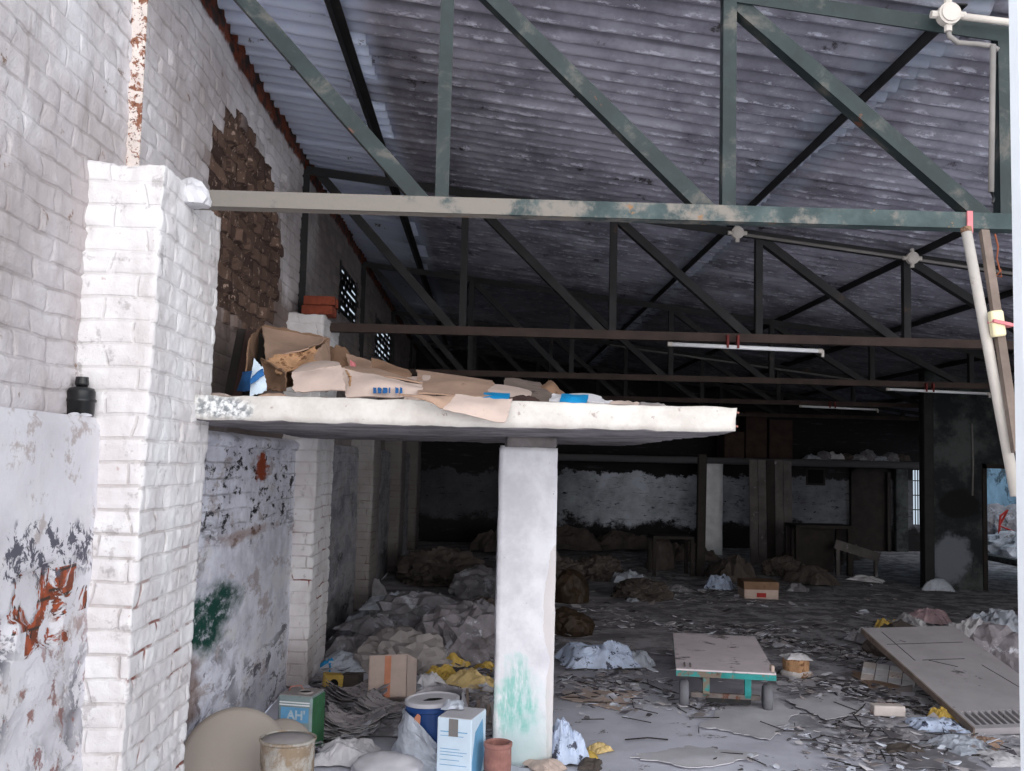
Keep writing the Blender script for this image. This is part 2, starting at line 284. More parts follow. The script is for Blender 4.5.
MAT = {
 'chord': mat_chord(),
 'upper': mat_upper_wall(), 'lower': mat_lower_wall(), 'pillar': mat_pillar(), 'column': mat_column(), 'slab': mat_slab(),
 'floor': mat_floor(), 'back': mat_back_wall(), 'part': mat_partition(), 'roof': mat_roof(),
 'steel': M('green_steel', (33, 45, 47), .6, .3, 5, .3, 50, [((84, 82, 78), 5, .5, .7), ((92, 58, 44), 9, .66, .7)], 0, .4),
 'dsteel': M('dark_steel', (36, 36, 38), .7, .3, 5, .3, 50, [((66, 52, 46), 5, .6, .7)]),  # near-black steel with brown stains
 'bchord': M('brown_dusty_steel', (66, 54, 50), .8, .3, 4, .3, 50),
 'rustpost': M('rusty_white_steel', (222, 210, 204), .8, .15, 8, .4, 40, [((138, 92, 72), 26, .52, .58), ((90, 58, 48), 60, .56, .62)]),
 'white': M('white_painted_steel', (236, 240, 246), .5, .05, 4, .1, 30, [((190, 196, 204), 9, .64, .7)]),
 'card': M('cardboard', (168, 140, 122), .9, .16, 5, .25, 60, [((128, 104, 90), 5, .6, .68)]),
 'cardp': M('pale_cardboard', (196, 176, 166), .9, .12, 5, .2, 60, [((150, 124, 108), 6, .62, .7)]),
 'cardd': M('brown_cardboard', (132, 104, 84), .92, .2, 4, .3, 50, [((92, 70, 56), 4, .58, .66)]),
 'torn': M('torn_corrugated_board', (180, 140, 106), .95, .3, 12, .8, 60, [((118, 84, 60), 14, .55, .62)], bd=.01),
 'tape': M('orange_tape', (206, 138, 108), .5, .15, 8, .1),
 'blue': M('blue_print', (40, 98, 158), .7, .2, 8, .2), 'brblue': M('bright_blue_film', (20, 134, 190), .5, .2, 8, .3),
 'red': M('red_print', (168, 52, 48), .8, .2, 8, .2), 'tie': M('dull_red_tie', (112, 44, 42), .7), 'paper': M('white_paper', (206, 204, 208), .85, .15, 7, .4, 30, [((150, 144, 144), 8, .6, .7)]),
 'dust': M('dust_coated', (150, 143, 142), .95, .12, 4, .4, 30),
 'pdust': M('pale_dusty_paper', (196, 194, 200), .95, .12, 4, .4, 30),
 'oldpaper': M('old_newsprint', (160, 154, 156), .9, .2, 6, .5, 30, [((96, 92, 94), 22, .52, .58)]),
 'film': M('dusty_plastic_film', (132, 129, 134), .55, .3, 6, .9, 14, [((176, 178, 188), 5, .54, .62), ((88, 82, 80), 4, .6, .68)], 0, .5),
 'film2': M('pale_plastic_film', (178, 184, 196), .4, .25, 7, .5, 22, [((116, 114, 118), 6, .56, .66)], 0, .6),
 'news': M('printed_plastic', (190, 203, 228), .5, .2, 9, .4, 30, [((62, 66, 84), 15, .56, .6)], 0, .5),
 'clear': M('silver_plastic', (158, 156, 160), .35, .35, 8, .5, 22, [((214, 216, 222), 6, .58, .66), ((92, 84, 80), 5, .6, .7)], 0, .7),
 'sack': M('woven_sack', (128, 123, 128), .8, .25, 5, .9, 14, [((104, 98, 98), 4, .52, .66), ((184, 184, 194), 6, .58, .66)]),
 'dsack': M('dark_sack', (84, 76, 72), .9, .3, 5, .5, 60), 'yellow': M('yellow_wrapper', (196, 164, 82), .6, .25, 9, .4, 30, [((190, 176, 150), 8, .55, .65)]),
 'straw': M('pale_yellow_film', (206, 180, 126), .6, .2, 8, .4, 30, [((150, 140, 132), 6, .55, .66)]), 'tan': M('tan_board', (152, 142, 134), .8, .06, 2, .15, 80),
 'tin': M('dull_tinplate', (172, 166, 158), .6, .3, 7, .4, 40, [((138, 120, 100), 9, .46, .58), ((96, 92, 92), 6, .58, .66)], .2, .4),
 'green': M('green_tin', (62, 112, 78), .5, .25, 6, .3, 40, [((150, 154, 150), 5, .58, .68)], 0, .4),
 'greytin': M('grey_blue_tin', (132, 148, 150), .55, .2, 6, .3, 40, [((150, 140, 132), 7, .58, .66)], 0, .4),
 'label': M('blue_label', (104, 160, 200), .6, .15, 8, .2), 'paint': M('white_paint', (226, 228, 230), .7, .05, 8, .1),
 'black': M('black_plastic', (16, 16, 18), .35, .2, 8, .1, 30, (), 0, .5), 'hole': M('dark_inside', (10, 9, 9), .95, .1, 8, .1),
 'navy': M('blue_bucket', (24, 66, 128), .45, .25, 5, .2, 30, [((70, 110, 160), 7, .6, .68)], 0, .5),
 'carton': M('white_blue_carton', (206, 222, 236), .8, .08, 5, .2, 40, [((150, 190, 220), 6, .6, .68)]),
 'rust': M('rusty_clay', (158, 112, 104), .9, .25, 9, .5, 40, [((178, 150, 142), 7, .55, .64)]),
 'brick': M('red_brick', (132, 66, 48), .95, .25, 9, .6, 40, [((112, 58, 46), 8, .55, .64)]),
 'palebrick': M('lime_washed_brick', (206, 196, 192), .95, .1, 8, .5, 40, [((150, 88, 74), 9, .58, .63)]),
 'wood': M('weathered_wood', (124, 110, 102), .9, .3, 5, .5, 30, [((78, 68, 64), 5, .55, .65)]), 'dwood': M('dark_wood', (44, 38, 36), .8, .3, 6, .4, 30),
 'redwood': M('reddish_board', (62, 46, 42), .9, .25, 5, .4, 30), 'pvc': M('grey_white_pipe', (184, 177, 171), .6, .08, 6, .15, 30, [((140, 126, 112), 5, .62, .7)]),
 'pipe': M('grey_conduit', (124, 120, 118), .6, .15, 6, .2), 'tube': M('glass_tube', (226, 226, 230), .3, .05, 5, .05, 30, (), 0, .5),
 'cream': M('cream_plastic', (226, 214, 176), .5, .1, 8, .1), 'pink': M('pink_tape', (206, 122, 128), .6, .15, 9, .2), 'pinkfilm': M('pinkish_film', (176, 150, 156), .5, .3, 7, .5, 22), 'pipe2': M('faded_white_paint', (176, 194, 204), .7, .15, 30), 'copper': M('brown_wire', (132, 72, 46), .6, .2, 9, .1),
 'teal': M('teal_paint', (44, 142, 140), .6, .25, 7, .4, 40, [((120, 108, 96), 6, .5, .58), ((92, 60, 48), 9, .58, .64)]), 'rubber': M('dusty_rubber', (112, 112, 118), .9, .2, 7, .4, 40),
 'deck': M('dusty_steel_deck', (224, 212, 216), .9, .1, 3, .25, 50, [((120, 112, 112), 5, .56, .66)]), 'axle': M('worn_steel', (112, 104, 102), .7, .3, 7, .3, 40, [((96, 60, 46), 9, .56, .62)]),
 'gboard': M('dusty_grey_board', (158, 154, 158), .9, .12, 2.5, .35, 50, [((82, 78, 80), 4, .6, .67)]), 'stone': M('rubble_stone', (128, 122, 122), .95, .25, 7, .7, 30),
 'foam': M('dirty_foam', (196, 190, 190), .9, .15, 7, .5, 40, [((130, 96, 66), 7, .55, .62)]), 'amber': M('amber_plastic', (56, 43, 32), .6, .3, 7, .4),
 'plank': M('grey_planks', (96, 90, 90), .9, .35, 3, .6, 20, [((150, 148, 152), 5, .6, .68)]), 'yard': M('yard_wall', (120, 150, 170), .9, .3, 1.5, .5, 10, [((60, 74, 84), 2.5, .5, .6)]),
}

# ------------------------------------------------------------------ building helpers
def tag(o, label=None, cat=None, group=None, kind=None):
    if label: o['label'] = label
    if cat: o['category'] = cat
    if group: o['group'] = group
    if kind: o['kind'] = kind
    return o

def empty(name, loc, label, cat, rot=(0, 0, 0), group=None, kind=None):
    o = bpy.data.objects.new(name, None); o.empty_display_size = .1; COL.objects.link(o)
    o.location = loc; o.rotation_euler = rot
    return tag(o, label, cat, group, kind)

def copy_tree(o, parent=None):
    c = o.copy(); COL.objects.link(c); c.parent = parent
    for ch in [q for q in bpy.data.objects if q.parent == o]:
        copy_tree(ch, c)
    return c

class MB:
    def __init__(s): s.bm = bmesh.new()
    def box(s, c, size, rot=None, b=0.):
        vs = bmesh.ops.create_cube(s.bm, size=1.)['verts']
        for v in vs: v.co = V((v.co.x * size[0], v.co.y * size[1], v.co.z * size[2]))
        if b:
            es = list({e for v in vs for e in v.link_edges})
            r = bmesh.ops.bevel(s.bm, geom=es, offset=b, segments=1, affect='EDGES')
            vs = list({v for f in r['faces'] for v in f.verts} | {v for v in vs if v.is_valid})
        mt = Matrix.Translation(c)
        if rot is not None: mt = mt @ (rot if isinstance(rot, Matrix) else Euler(rot).to_matrix().to_4x4())
        bmesh.ops.transform(s.bm, matrix=mt, verts=vs); return s
    def bx(s, x0, x1, y0, y1, z0, z1, b=0.):
        return s.box(((x0 + x1) / 2, (y0 + y1) / 2, (z0 + z1) / 2), (x1 - x0, y1 - y0, z1 - z0), None, b)
    def bar(s, p, q, w, h, upv=(0, 0, 1), b=0.):
        p, q = V(p), V(q); d = (q - p); L = d.length; d.normalize()
        side = d.cross(V(upv)); side = side.normalized() if side.length > 1e-5 else V((1, 0, 0)); u = side.cross(d)
        return s.box((p + q) / 2, (w, L, h), Matrix((side, d, u)).transposed().to_4x4(), b)
    def angle(s, p, q, w, t=.008, face=(0, -1, 0), sg=-1):
        """an L-section steel bar: one leg flat towards `face`, the other running back from it"""
        p, q = V(p), V(q); d = (q - p).normalized(); f = V(face); sd = d.cross(f).normalized()
        s.box((p + q) / 2 + f * 0, (w, (q - p).length, t), Matrix((sd, d, f)).transposed().to_4x4())
        c = (p + q) / 2 - f * (w / 2) + sg * sd * (w / 2 - t / 2)
        return s.box(c, (t, (q - p).length, w), Matrix((sd, d, f)).transposed().to_4x4())
    def tube(s, pts, r, n=10, cap=True):
        pts = [V(p) for p in pts]; rings = []
        for i, p in enumerate(pts):
            d = (pts[min(i + 1, len(pts) - 1)] - pts[max(i - 1, 0)]).normalized()
            a = d.cross(V((0, 0, 1)));  a = a if a.length > .1 else d.cross(V((1, 0, 0)))
            a.normalize(); c = a.cross(d)
            rr = r[i] if isinstance(r, (list, tuple)) else r
            rings.append([s.bm.verts.new(p + rr * (math.cos(t * 2 * PI / n) * a + math.sin(t * 2 * PI / n) * c)) for t in range(n)])
        for A, B in zip(rings, rings[1:]):
            for t in range(n): s.bm.faces.new((A[t], A[(t + 1) % n], B[(t + 1) % n], B[t]))
        if cap: s.bm.faces.new(rings[0][::-1]); s.bm.faces.new(rings[-1])
        return s
    def lathe(s, prof, n=32, c=(0, 0, 0), dent=0., seed=0, mtx=None):
        c = V(c); rings = []
        for (r, z) in prof:
            ring = []
            for t in range(n):
                a = t * 2 * PI / n
                rr = r * (1 + dent * noise.noise(V((math.cos(a) * 1.5 + seed, math.sin(a) * 1.5, z * 6))))
                p = V((rr * math.cos(a), rr * math.sin(a), z))
                ring.append(s.bm.verts.new((mtx @ p if mtx else p) + c))
            rings.append(ring)
        for A, B in zip(rings, rings[1:]):
            for t in range(n): s.bm.faces.new((A[t], A[(t + 1) % n], B[(t + 1) % n], B[t]))
        if prof[0][0] > 1e-4: s.bm.faces.new(rings[0][::-1])
        if prof[-1][0] > 1e-4: s.bm.faces.new(rings[-1])
        return s
    def prism(s, pts, t, mtx):
        """outline (2-D) extruded by t along local z"""
        a = [s.bm.verts.new(mtx @ V((x, y, 0))) for x, y in pts]; b = [s.bm.verts.new(mtx @ V((x, y, t))) for x, y in pts]
        s.bm.faces.new(a[::-1]); s.bm.faces.new(b)
        for i in range(len(pts)): j = (i + 1) % len(pts); s.bm.faces.new((a[i], a[j], b[j], b[i]))
        return s
    def grid(s, nu, nv, fn, skip=None):
        vs = [[s.bm.verts.new(fn(i / nu, j / nv)) for j in range(nv + 1)] for i in range(nu + 1)]
        for i in range(nu):
            for j in range(nv):
                if skip and skip((i + .5) / nu, (j + .5) / nv): continue
                s.bm.faces.new((vs[i][j], vs[i + 1][j], vs[i + 1][j + 1], vs[i][j + 1]))
        return s
    def build(s, name, mat, parent=None, loc=(0, 0, 0), rot=(0, 0, 0), smooth=False, solid=0., origin=None, fix=True):
        if fix: bmesh.ops.recalc_face_normals(s.bm, faces=s.bm.faces)
        if origin is not None:
            for v in s.bm.verts: v.co -= V(origin)
            loc = origin
        me = bpy.data.meshes.new(name); s.bm.to_mesh(me); s.bm.free()
        me.materials.append(MAT[mat] if isinstance(mat, str) else mat)
        if smooth:
            me.polygons.foreach_set('use_smooth', [True] * len(me.polygons))
        o = bpy.data.objects.new(name, me); COL.objects.link(o); o.location = loc; o.rotation_euler = rot
        if parent: o.parent = parent
        if solid:
            md = o.modifiers.new('thickness', 'SOLIDIFY'); md.thickness = solid; md.offset = 0
        return o

def nz(x, y, z=0., f=1., s=0.): return noise.noise(V((x * f + s * 7.3, y * f - s * 3.1, z * f + s * 1.7)))
def ridge(x, y, z, f, s):
    v = 0.; a = 1.; t = 0.
    for k in range(3):
        v += a * (1 - 2 * abs(nz(x, y, z, f, s + k))); t += a; a *= .5; f *= 2.1
    return v / t

def bag(name, base, w, d, h, mat, label, cat, seed=0, crump=.22, fq=1.6, sub=4, rz=0., group=None, smooth=False, parent=None, sink=.35):
    """a closed crumpled lump resting flat on its base point"""
    b = MB(); bmesh.ops.create_icosphere(b.bm, subdivisions=sub, radius=1.)
    for v in b.bm.verts:
        p = v.co.copy(); wv = .35 * V((nz(p.x, p.y, p.z, 2.2, seed + 5), nz(p.x, p.y, p.z, 2.2, seed + 6), nz(p.x, p.y, p.z, 2.2, seed + 8))); p0 = p; p = p + wv; r = 1 + crump * (1.3 * ridge(p.x, p.y, p.z, fq, seed) - .25) + .24 * nz(p.x, p.y, p.z, 1.1, seed + 4) + (.1 * crump) * ridge(p.x, p.y, p.z, fq * 3.5, seed + 9)
        p = p0 * r; z = max(p.z, -sink)
        v.co = V((p.x * w / 2, p.y * d / 2, (z + sink) / (1 + sink) * h))
    o = b.build(name, mat, parent, base, (0, 0, rz), smooth)
    return tag(o, label, cat, group) if label else o

def crumple(name, base, w, d, h, mat, label, cat, seed=0, n=26, fq=3., rz=0., group=None, parent=None, smooth=False, tilt=(0, 0), th=.004):
    """an open crumpled sheet lying on the ground with folds standing up"""
    b = MB()
    def fn(u, v):
        x, y = u - .5, v - .5
        e = 1 + .22 * nz(math.atan2(y, x) * 1.3, seed, 0, 1.3, seed) + .1 * nz(x, y, 1, 5, seed)
        fall = max(0., 1 - (max(abs(x), abs(y)) * 2) ** 3)
        z = h * (.1 + .9 * fall) * max(0.02, .42 + .42 * ridge(x, y, seed, fq, seed) + .3 * nz(x, y, 2, 2.2, seed) + .1 * nz(x, y, 5, 9, seed))
        return V((x * e * w + .05 * w * nz(x, y, 0, 6, seed + 2), y * e * d + .05 * d * nz(x, y, 3, 6, seed + 3), z + .004))
    b.grid(n, n, fn)
    o = b.build(name, mat, parent, base, (tilt[0], tilt[1], rz), smooth, th)
    return tag(o, label, cat, group) if label else o

def card(name, pts, mat, label=None, cat=None, seed=0, bulge=.02, ragged=.012, n=12, th=.007, parent=None, group=None):
    """a sheet of board through four corner points, slightly bowed, with worn edges"""
    A, B, C_, D = [V(p) for p in pts]; o0 = (A + B + C_ + D) / 4
    nrm = (B - A).cross(D - A).normalized(); b = MB()
    def fn(u, v):
        p = A.lerp(B, u).lerp(D.lerp(C_, u), v)
        q = p + nrm * (bulge * (math.sin(u * PI) * math.sin(v * PI) + .8 * nz(u * 2, v * 2, 0, 1, seed)))
        if u in (0., 1.) or v in (0., 1.):
            q += ((o0 - p).normalized()) * ragged * (nz(u * 7, v * 7, 1, 1, seed) + nz(u * 17, v * 17, 2, 1, seed) * .6)
        return q - o0
    b.grid(n, n, fn)
    o = b.build(name, mat, parent, o0 if parent is None else o0, (0, 0, 0), False, th)
    return tag(o, label, cat, group) if label else o

# ------------------------------------------------------------------ key dimensions
XL, XU, XP = -1.38, -1.47, -1.22            # lower wall, upper wall, pillar face
ZL, ZT = 1.775, 2.71                         # ledge, pillar top / chord level
PY = [3.62 + 3.71 * k for k in range(5)]    # pillar fronts
PD = .80
TY = [p + .34 for p in PY]                  # truss planes
zr = lambda x: 3.99 - .117 * (x + 1.5)      # underside of the roof sheets
Y0, YB = 3.9, 20.6
XR = 8.5

def brickjoint(u, z, bw=.24, rh=.085):
    u0_ = u; u = u + .014 * math.sin(11 * z + 3) + .006 * math.sin(31 * z)
    z = z + .009 * math.sin(2.3 * u0_) + .005 * math.sin(6.1 * u0_ + 1) + .002 * math.sin(19.3 * (u0_ + .3 * z))
    row = math.floor(z / rh); fz = z / rh - row
    q = u / bw + (.5 if row % 2 == 0 else 0); colm = math.floor(q); fu = q - colm
    d = min(min(fz, 1 - fz) * rh, min(fu, 1 - fu) * bw)
    j = max(0., 1 - d / .010); j = j * j * (3 - 2 * j)
    hsh = math.sin(row * 12.9898 + colm * 78.233) * 43758.5453; hsh -= math.floor(hsh)
    return j, hsh, row, colm
def frange(a, b, st):
    n = max(1, round((b - a) / st)); return [a + (b - a) * i / n for i in range(n)]

# ------------------------------------------------------------------ setting: walls
def wallgrid(name, ys, zs, X, fn, mat, label, skip=None):
    b = MB(); vs = [[b.bm.verts.new((X + fn(y, z), y, z)) for z in zs] for y in ys]
    for i in range(len(ys) - 1):
        for j in range(len(zs) - 1):
            if skip and skip((ys[i] + ys[i + 1]) / 2, (zs[j] + zs[j + 1]) / 2): continue
            b.bm.faces.new((vs[i][j], vs[i + 1][j], vs[i + 1][j + 1], vs[i][j + 1]))
    return tag(b.build(name, mat, smooth=True, fix=False), label, 'wall', None, 'structure')

VENTS = [(9.8, 11.0, 3.12, 3.55), (13.0, 15.0, 3.02, 3.5)]
def upper_relief(y, z):
    j, hs, row, colm = brickjoint(y, z)
    soft = .45 + .55 * max(0, min(1, .5 + 1.6 * nz(y, z, 0, .9, 3)))
    v = -.010 * j * soft + (hs - .5) * .010 * soft + .012 * nz(y, z, 0, 1.1) + .006 * nz(y, z, 0, 7) + .006 * nz(y, z, 0, 19)
    ysn, zsn = math.floor(y / .12) * .12, math.floor(z / .085) * .085
    dd = math.hypot((ysn - 6.0) / 1.0, (zsn - 2.95) / .66) + .45 * nz(ysn, zsn, 0, 3, 5)
    if dd < 1:
        v -= .012 + .006 * nz(y, z, 0, 30)
        if row % 2 == 0 and math.floor(y / .12) % 2 == 0: v += .03 * (.4 + hs)
    if z > 3.9: v += .02 * nz(y, z, 0, 8, 8)
    return v
ys = frange(.6, 2.6, .05) + frange(2.6, 6.2, .016) + frange(6.2, 9., .03) + frange(9., YB, .1) + [YB]
zs = [ZL + (4.085 - ZL) * i / 158 for i in range(159)]
wallgrid('wall_left', ys, zs, XU, upper_relief, 'upper', 'whitewashed upper brick wall on the left with a rough brown patch',
         lambda y, z: any(a < y < b and c < z < d for a, b, c, d in VENTS))
def lower_relief(y, z):
    j, hs, _, _ = brickjoint(y, z)
    mk = max(0., min(1., .35 + 1.3 * nz(y, z, 0, 1.2, 9) + (.35 if y < 3.6 and z < 1.15 else 0.)))
    v = -.010 * j * mk + (hs - .5) * .006 * mk + .014 * nz(y * .6, z, 0, 1.3, 1) + .006 * nz(y * .4, z, 0, 7, 2) + .004 * nz(y * .5, z, 0, 17, 2)
    dd = math.hypot((y - 3.2) / .26, (z - 1.17) / .11) + .9 * nz(y, z, 0, 6, 6)
    if dd < 1: v -= .03
    if z > ZL - .02: v -= .012
    if 4.4 < y < 7.4 and 1.695 < z < 1.765: v += .03 - .018 * j
    return v
zs = [ZL * i / 124 for i in range(125)]
wallgrid('wall_left_lower', ys, zs, XL, lower_relief, 'lower', 'thicker lower left wall of peeling plaster with bare brick spots')
b = MB(); ly = frange(.6, 8., .05) + frange(8., YB, .3) + [YB]
vs = [[b.bm.verts.new((XU - .03 + (XL - XU + .03) * t + (lower_relief(y, ZL) if t == 1 else 0), y, ZL + (.012 * nz(y, t, 0, 4) if 0 < t < 1 else .0))) for t in (0, .35, .7, 1)] for y in ly]
for i in range(len(ly) - 1):
    for j in range(3): b.bm.faces.new((vs[i][j], vs[i][j + 1], vs[i + 1][j + 1], vs[i + 1][j]))
tag(b.build('trim_1', 'lower', smooth=True), 'narrow plaster ledge along the left wall at loft height', 'ledge', None, 'structure')

def relief_box(name, x0, x1, y0, y1, z0, z1, res, amp, mat, label, cat='pillar', joint=.012, seed=0, bw=.23, rag=.012, lean=0.):
    b = MB(); nx, ny, nzz = [max(1, round((q - p) / res)) for p, q in ((x0, x1), (y0, y1), (z0, z1))]
    cache = {}
    def vert(i, j, k):
        key = (i, j, k)
        if key in cache: return cache[key]
        x, y, z = x0 + (x1 - x0) * i / nx, y0 + (y1 - y0) * j / ny, z0 + (z1 - z0) * k / nzz
        n = V(((i == nx) - (i == 0), (j == ny) - (j == 0), (k == nzz) - (k == 0)))
        edge = sum(abs(c) for c in n) > 1
        u = y if abs(n.x) else x
        jt, hs, _, _ = brickjoint(u, z, bw)
        if edge: jt = max(0., 1 - min((z / .085) % 1, 1 - (z / .085) % 1) * .085 / .012)
        soft = (.2 + .5 * max(0, min(1, .5 + 1.8 * nz(u, z, seed, 1.4, 2)))) * (1.9 - max(0, min(1, (z - .95) / .4)) * .9)
        dsp = amp * (-joint / .012 * jt * soft + .35 * (hs - .5) * (not edge) + .9 * nz(x, y, z, 2.2, seed) + .5 * nz(x, y, z, 11, seed) + .4 * nz(x, y, z, 27, seed) - 1.6 * max(0, nz(x, y, z, 6.5, seed + 7) - .38))
        if edge: dsp -= rag * (.15 + max(0, nz(x, y, z, 8, seed + 2)) * 1.8)
        cache[key] = b.bm.verts.new(V((x + lean * (z - 1.6), y, z)) + n.normalized() * dsp)
        return cache[key]
    q = lambda *k: b.bm.faces.new([vert(*t) for t in k])
    for i in range(nx):
        for k in range(nzz):
            q((i, 0, k), (i + 1, 0, k), (i + 1, 0, k + 1), (i, 0, k + 1)); q((i, ny, k), (i, ny, k + 1), (i + 1, ny, k + 1), (i + 1, ny, k))
    for j in range(ny):
        for k in range(nzz):
            q((nx, j, k), (nx, j + 1, k), (nx, j + 1, k + 1), (nx, j, k + 1)); q((0, j, k), (0, j, k + 1), (0, j + 1, k + 1), (0, j + 1, k))
    for i in range(nx):
        for j in range(ny):
            q((i, j, nzz), (i + 1, j, nzz), (i + 1, j + 1, nzz), (i, j + 1, nzz)); q((i, j, 0), (i, j + 1, 0), (i + 1, j + 1, 0), (i + 1, j, 0))
    return tag(b.build(name, mat, smooth=True), label, cat, None, 'structure')

PN = ['nearest whitewashed brick pillar against the left wall, brightly lit', 'second whitewashed brick pillar, at the back end of the loft slab',
      'third brick pillar along the left wall, chipped to bare brick low down', 'fourth brick pillar along the left wall, deep in shade', 'last brick pillar on the left wall before the back wall']
for k, y in enumerate(PY):
    relief_box('pillar', -1.62, XP, y, y + PD, 0, ZT if k < 2 else ZT, [.0125, .02, .035, .05, .06][k], .013, 'pillar', PN[k], seed=k, lean=.022 if k == 0 else .008)

# floor
b = MB()
def fl(u, v):
    x = -1.7 + u * 12; y = -8 + v * 34 if False else 0
    return V((x, y, 0))
fx = frange(-1.75, 4.6, .06) + frange(4.6, 8.6, .15) + frange(8.6, 16, 1.5) + [16]
fy = frange(-14, 2, 1.) + frange(2, 4.6, .12) + frange(4.6, 9.6, .06) + frange(9.6, 14, .14) + frange(14, 26, .6) + [26]
def fz(x, y):
    far = max(0, min(1, (y - 4.5) / 2)); rt = max(0, min(1, (x - 1.9) / 1.2))
    return far * (.006 * nz(x, y, 0, 2.) + (.012 * rt + .004) * nz(x, y, 0, 6., 3))
vs = [[b.bm.verts.new((x, y, fz(x, y))) for y in fy] for x in fx]
for i in range(len(fx) - 1):
    for j in range(len(fy) - 1): b.bm.faces.new((vs[i][j], vs[i + 1][j], vs[i + 1][j + 1], vs[i][j + 1]))
tag(b.build('floor', 'floor', smooth=True), 'dusty grey concrete floor littered with scraps', 'floor', None, 'structure')

# back wall with a barred window and a dark doorway, side walls
def wall_xz(name, x0, x1, z1, y, th, holes, mat, label):
    """wall across the hall: front face at y, rectangular holes (x0,x1,z0,z1)"""
    b = MB(); xs = sorted({x0, x1, *[h[0] for h in holes], *[h[1] for h in holes]}); zz = sorted({0, z1(x0) if callable(z1) else z1, *[h[2] for h in holes], *[h[3] for h in holes]})
    for a, c in zip(xs, xs[1:]):
        for d, e in zip(zz, zz[1:]):
            if any(h[0] <= a and c <= h[1] and h[2] <= d and e <= h[3] for h in holes): continue
            b.bx(a, c, y, y + th, d, e)
    return tag(b.build(name, mat), label, 'wall', None, 'structure')
WX0, WX1, WZ0, WZ1 = 8.88, 9.12, .55, 1.68
wall_xz('wall_back', -1.7, 9.8, 4.05, YB, .25, [(WX0, WX1, WZ0, WZ1)], 'back', 'back wall of flaking white plaster with shade painted into its dark parts')
b = MB()
for k in range(4): b.bx(WX0 + .03 + k * .055, WX0 + .048 + k * .055, YB + .1, YB + .112, WZ0, WZ1)
for z in (.85, 1.15, 1.45): b.bx(WX0, WX1, YB + .09, YB + .12, z, z + .02)
tag(b.build('window_1', 'dsteel'), 'narrow barred window opening in the back wall, daylight behind', 'window', None, 'structure')
DX0, DX1 = 7.13, 8.05
wall_xz('wall_partition', 6.26, 9.6, 3.3, 14.1, .2, [(DX0, DX1, 0, 1.72)], 'part', 'grimy grey partition wall on the right with a doorway')
b = MB(); b.bx(DX0 - .06, DX0, 14.07, 14.32, 0, 1.78).bx(DX1, DX1 + .06, 14.07, 14.32, 0, 1.78).bx(DX0 - .06, DX1 + .06, 14.07, 14.32, 1.72, 1.78)
tag(b.build('door_1', 'dwood'), 'doorway frame in the right partition, yard visible through it', 'doorway', None, 'structure')
b = MB()
for (a, c, d, e) in ((14.3, 15.6, 0, 3.2), (15.6, 20.2, 2.35, 3.2), (15.6, 20.2, 0, .1), (20.2, YB, 0, 3.2)): b.bx(9.6, 9.8, a, c, d, e)
tag(b.build('wall_right', 'part'), 'back right side wall with a wide opening to the yard', 'wall', None, 'structure')
tag(MB().bx(XR, XR + .2, 6.0, 14.1, 0, 2.72).build('wall_right_front', 'part'), 'right side wall of the hall, from the second truss inwards', 'wall', None, 'structure')
for k in range(1):
    tag(MB().bx(-.06, .06, -.06, .06, 0, zr(XR) - .06, .004).build('eave_post', 'dsteel', None, (XR, TY[k] + .02, 0)), f"{['slim'][k]} dark eave post at the open right front corner of the hall", 'post', 'eave posts')
# dark recessed doorway and pilaster on the back wall
b = MB(); b.bx(7.55, 7.62, YB - .12, YB, 0, 1.7).bx(8.3, 8.37, YB - .12, YB, 0, 1.7).bx(7.55, 8.37, YB - .12, YB, 1.63, 1.7); b.bx(7.62, 8.3, YB - .03, YB - .002, 0, 1.63)
tag(b.build('door_2', 'dwood'), 'dark closed door in the back wall near the barred window', 'door', None, 'structure')
tag(MB().bx(8.47, 8.72, YB - .15, YB, 0, 1.7, .01).build('trim_2', 'part'), 'pale pilaster on the back wall beside the barred window', 'pilaster', None, 'structure')

# roof: three rows of corrugated sheets lapped at the purlins
b = MB()
P_, A_ = .146, .025
rows = [(-1.75, -.74, .014), (-.86, 2.02, 0.), (1.86, 4.72, -.0), (4.6, 7.4, 0.), (7.3, 9.9, 0.)]
for ri, (xa, xb, dz) in enumerate(rows):
    y = Y0; ys_ = []
    while y < YB + .3: ys_.append(y); y += P_ / 8 if y < 12 else P_ / 5
    k0 = ri * .012
    prev = None
    for y in ys_:
        sheet = math.floor(y / 1.05 + ri * .4)
        e0 = .05 * math.sin(sheet * 12.3 + ri); e1 = .05 * math.sin(sheet * 7.7 + 2 * ri)
        w = A_ * math.cos(2 * PI * y / P_) + .018 * ((y / 1.05 + ri * .4) % 1)
        ring = []
        for t in (0., .33, .66, 1.):
            x = xa + e0 + (xb + e1 - xa - e0) * t
            lift = .026 * (t - .5) * -1
            ring.append(b.bm.verts.new((x, y, zr(x) + A_ + w + dz + lift * .8)))
        if prev:
            for q in range(3): b.bm.faces.new((prev[q], ring[q], ring[q + 1], prev[q + 1]))
        prev = ring
ro = tag(b.build('ceiling', 'roof', smooth=True, solid=.007), 'corrugated cement sheet roof sloping down to the right', 'roof', None, 'structure')

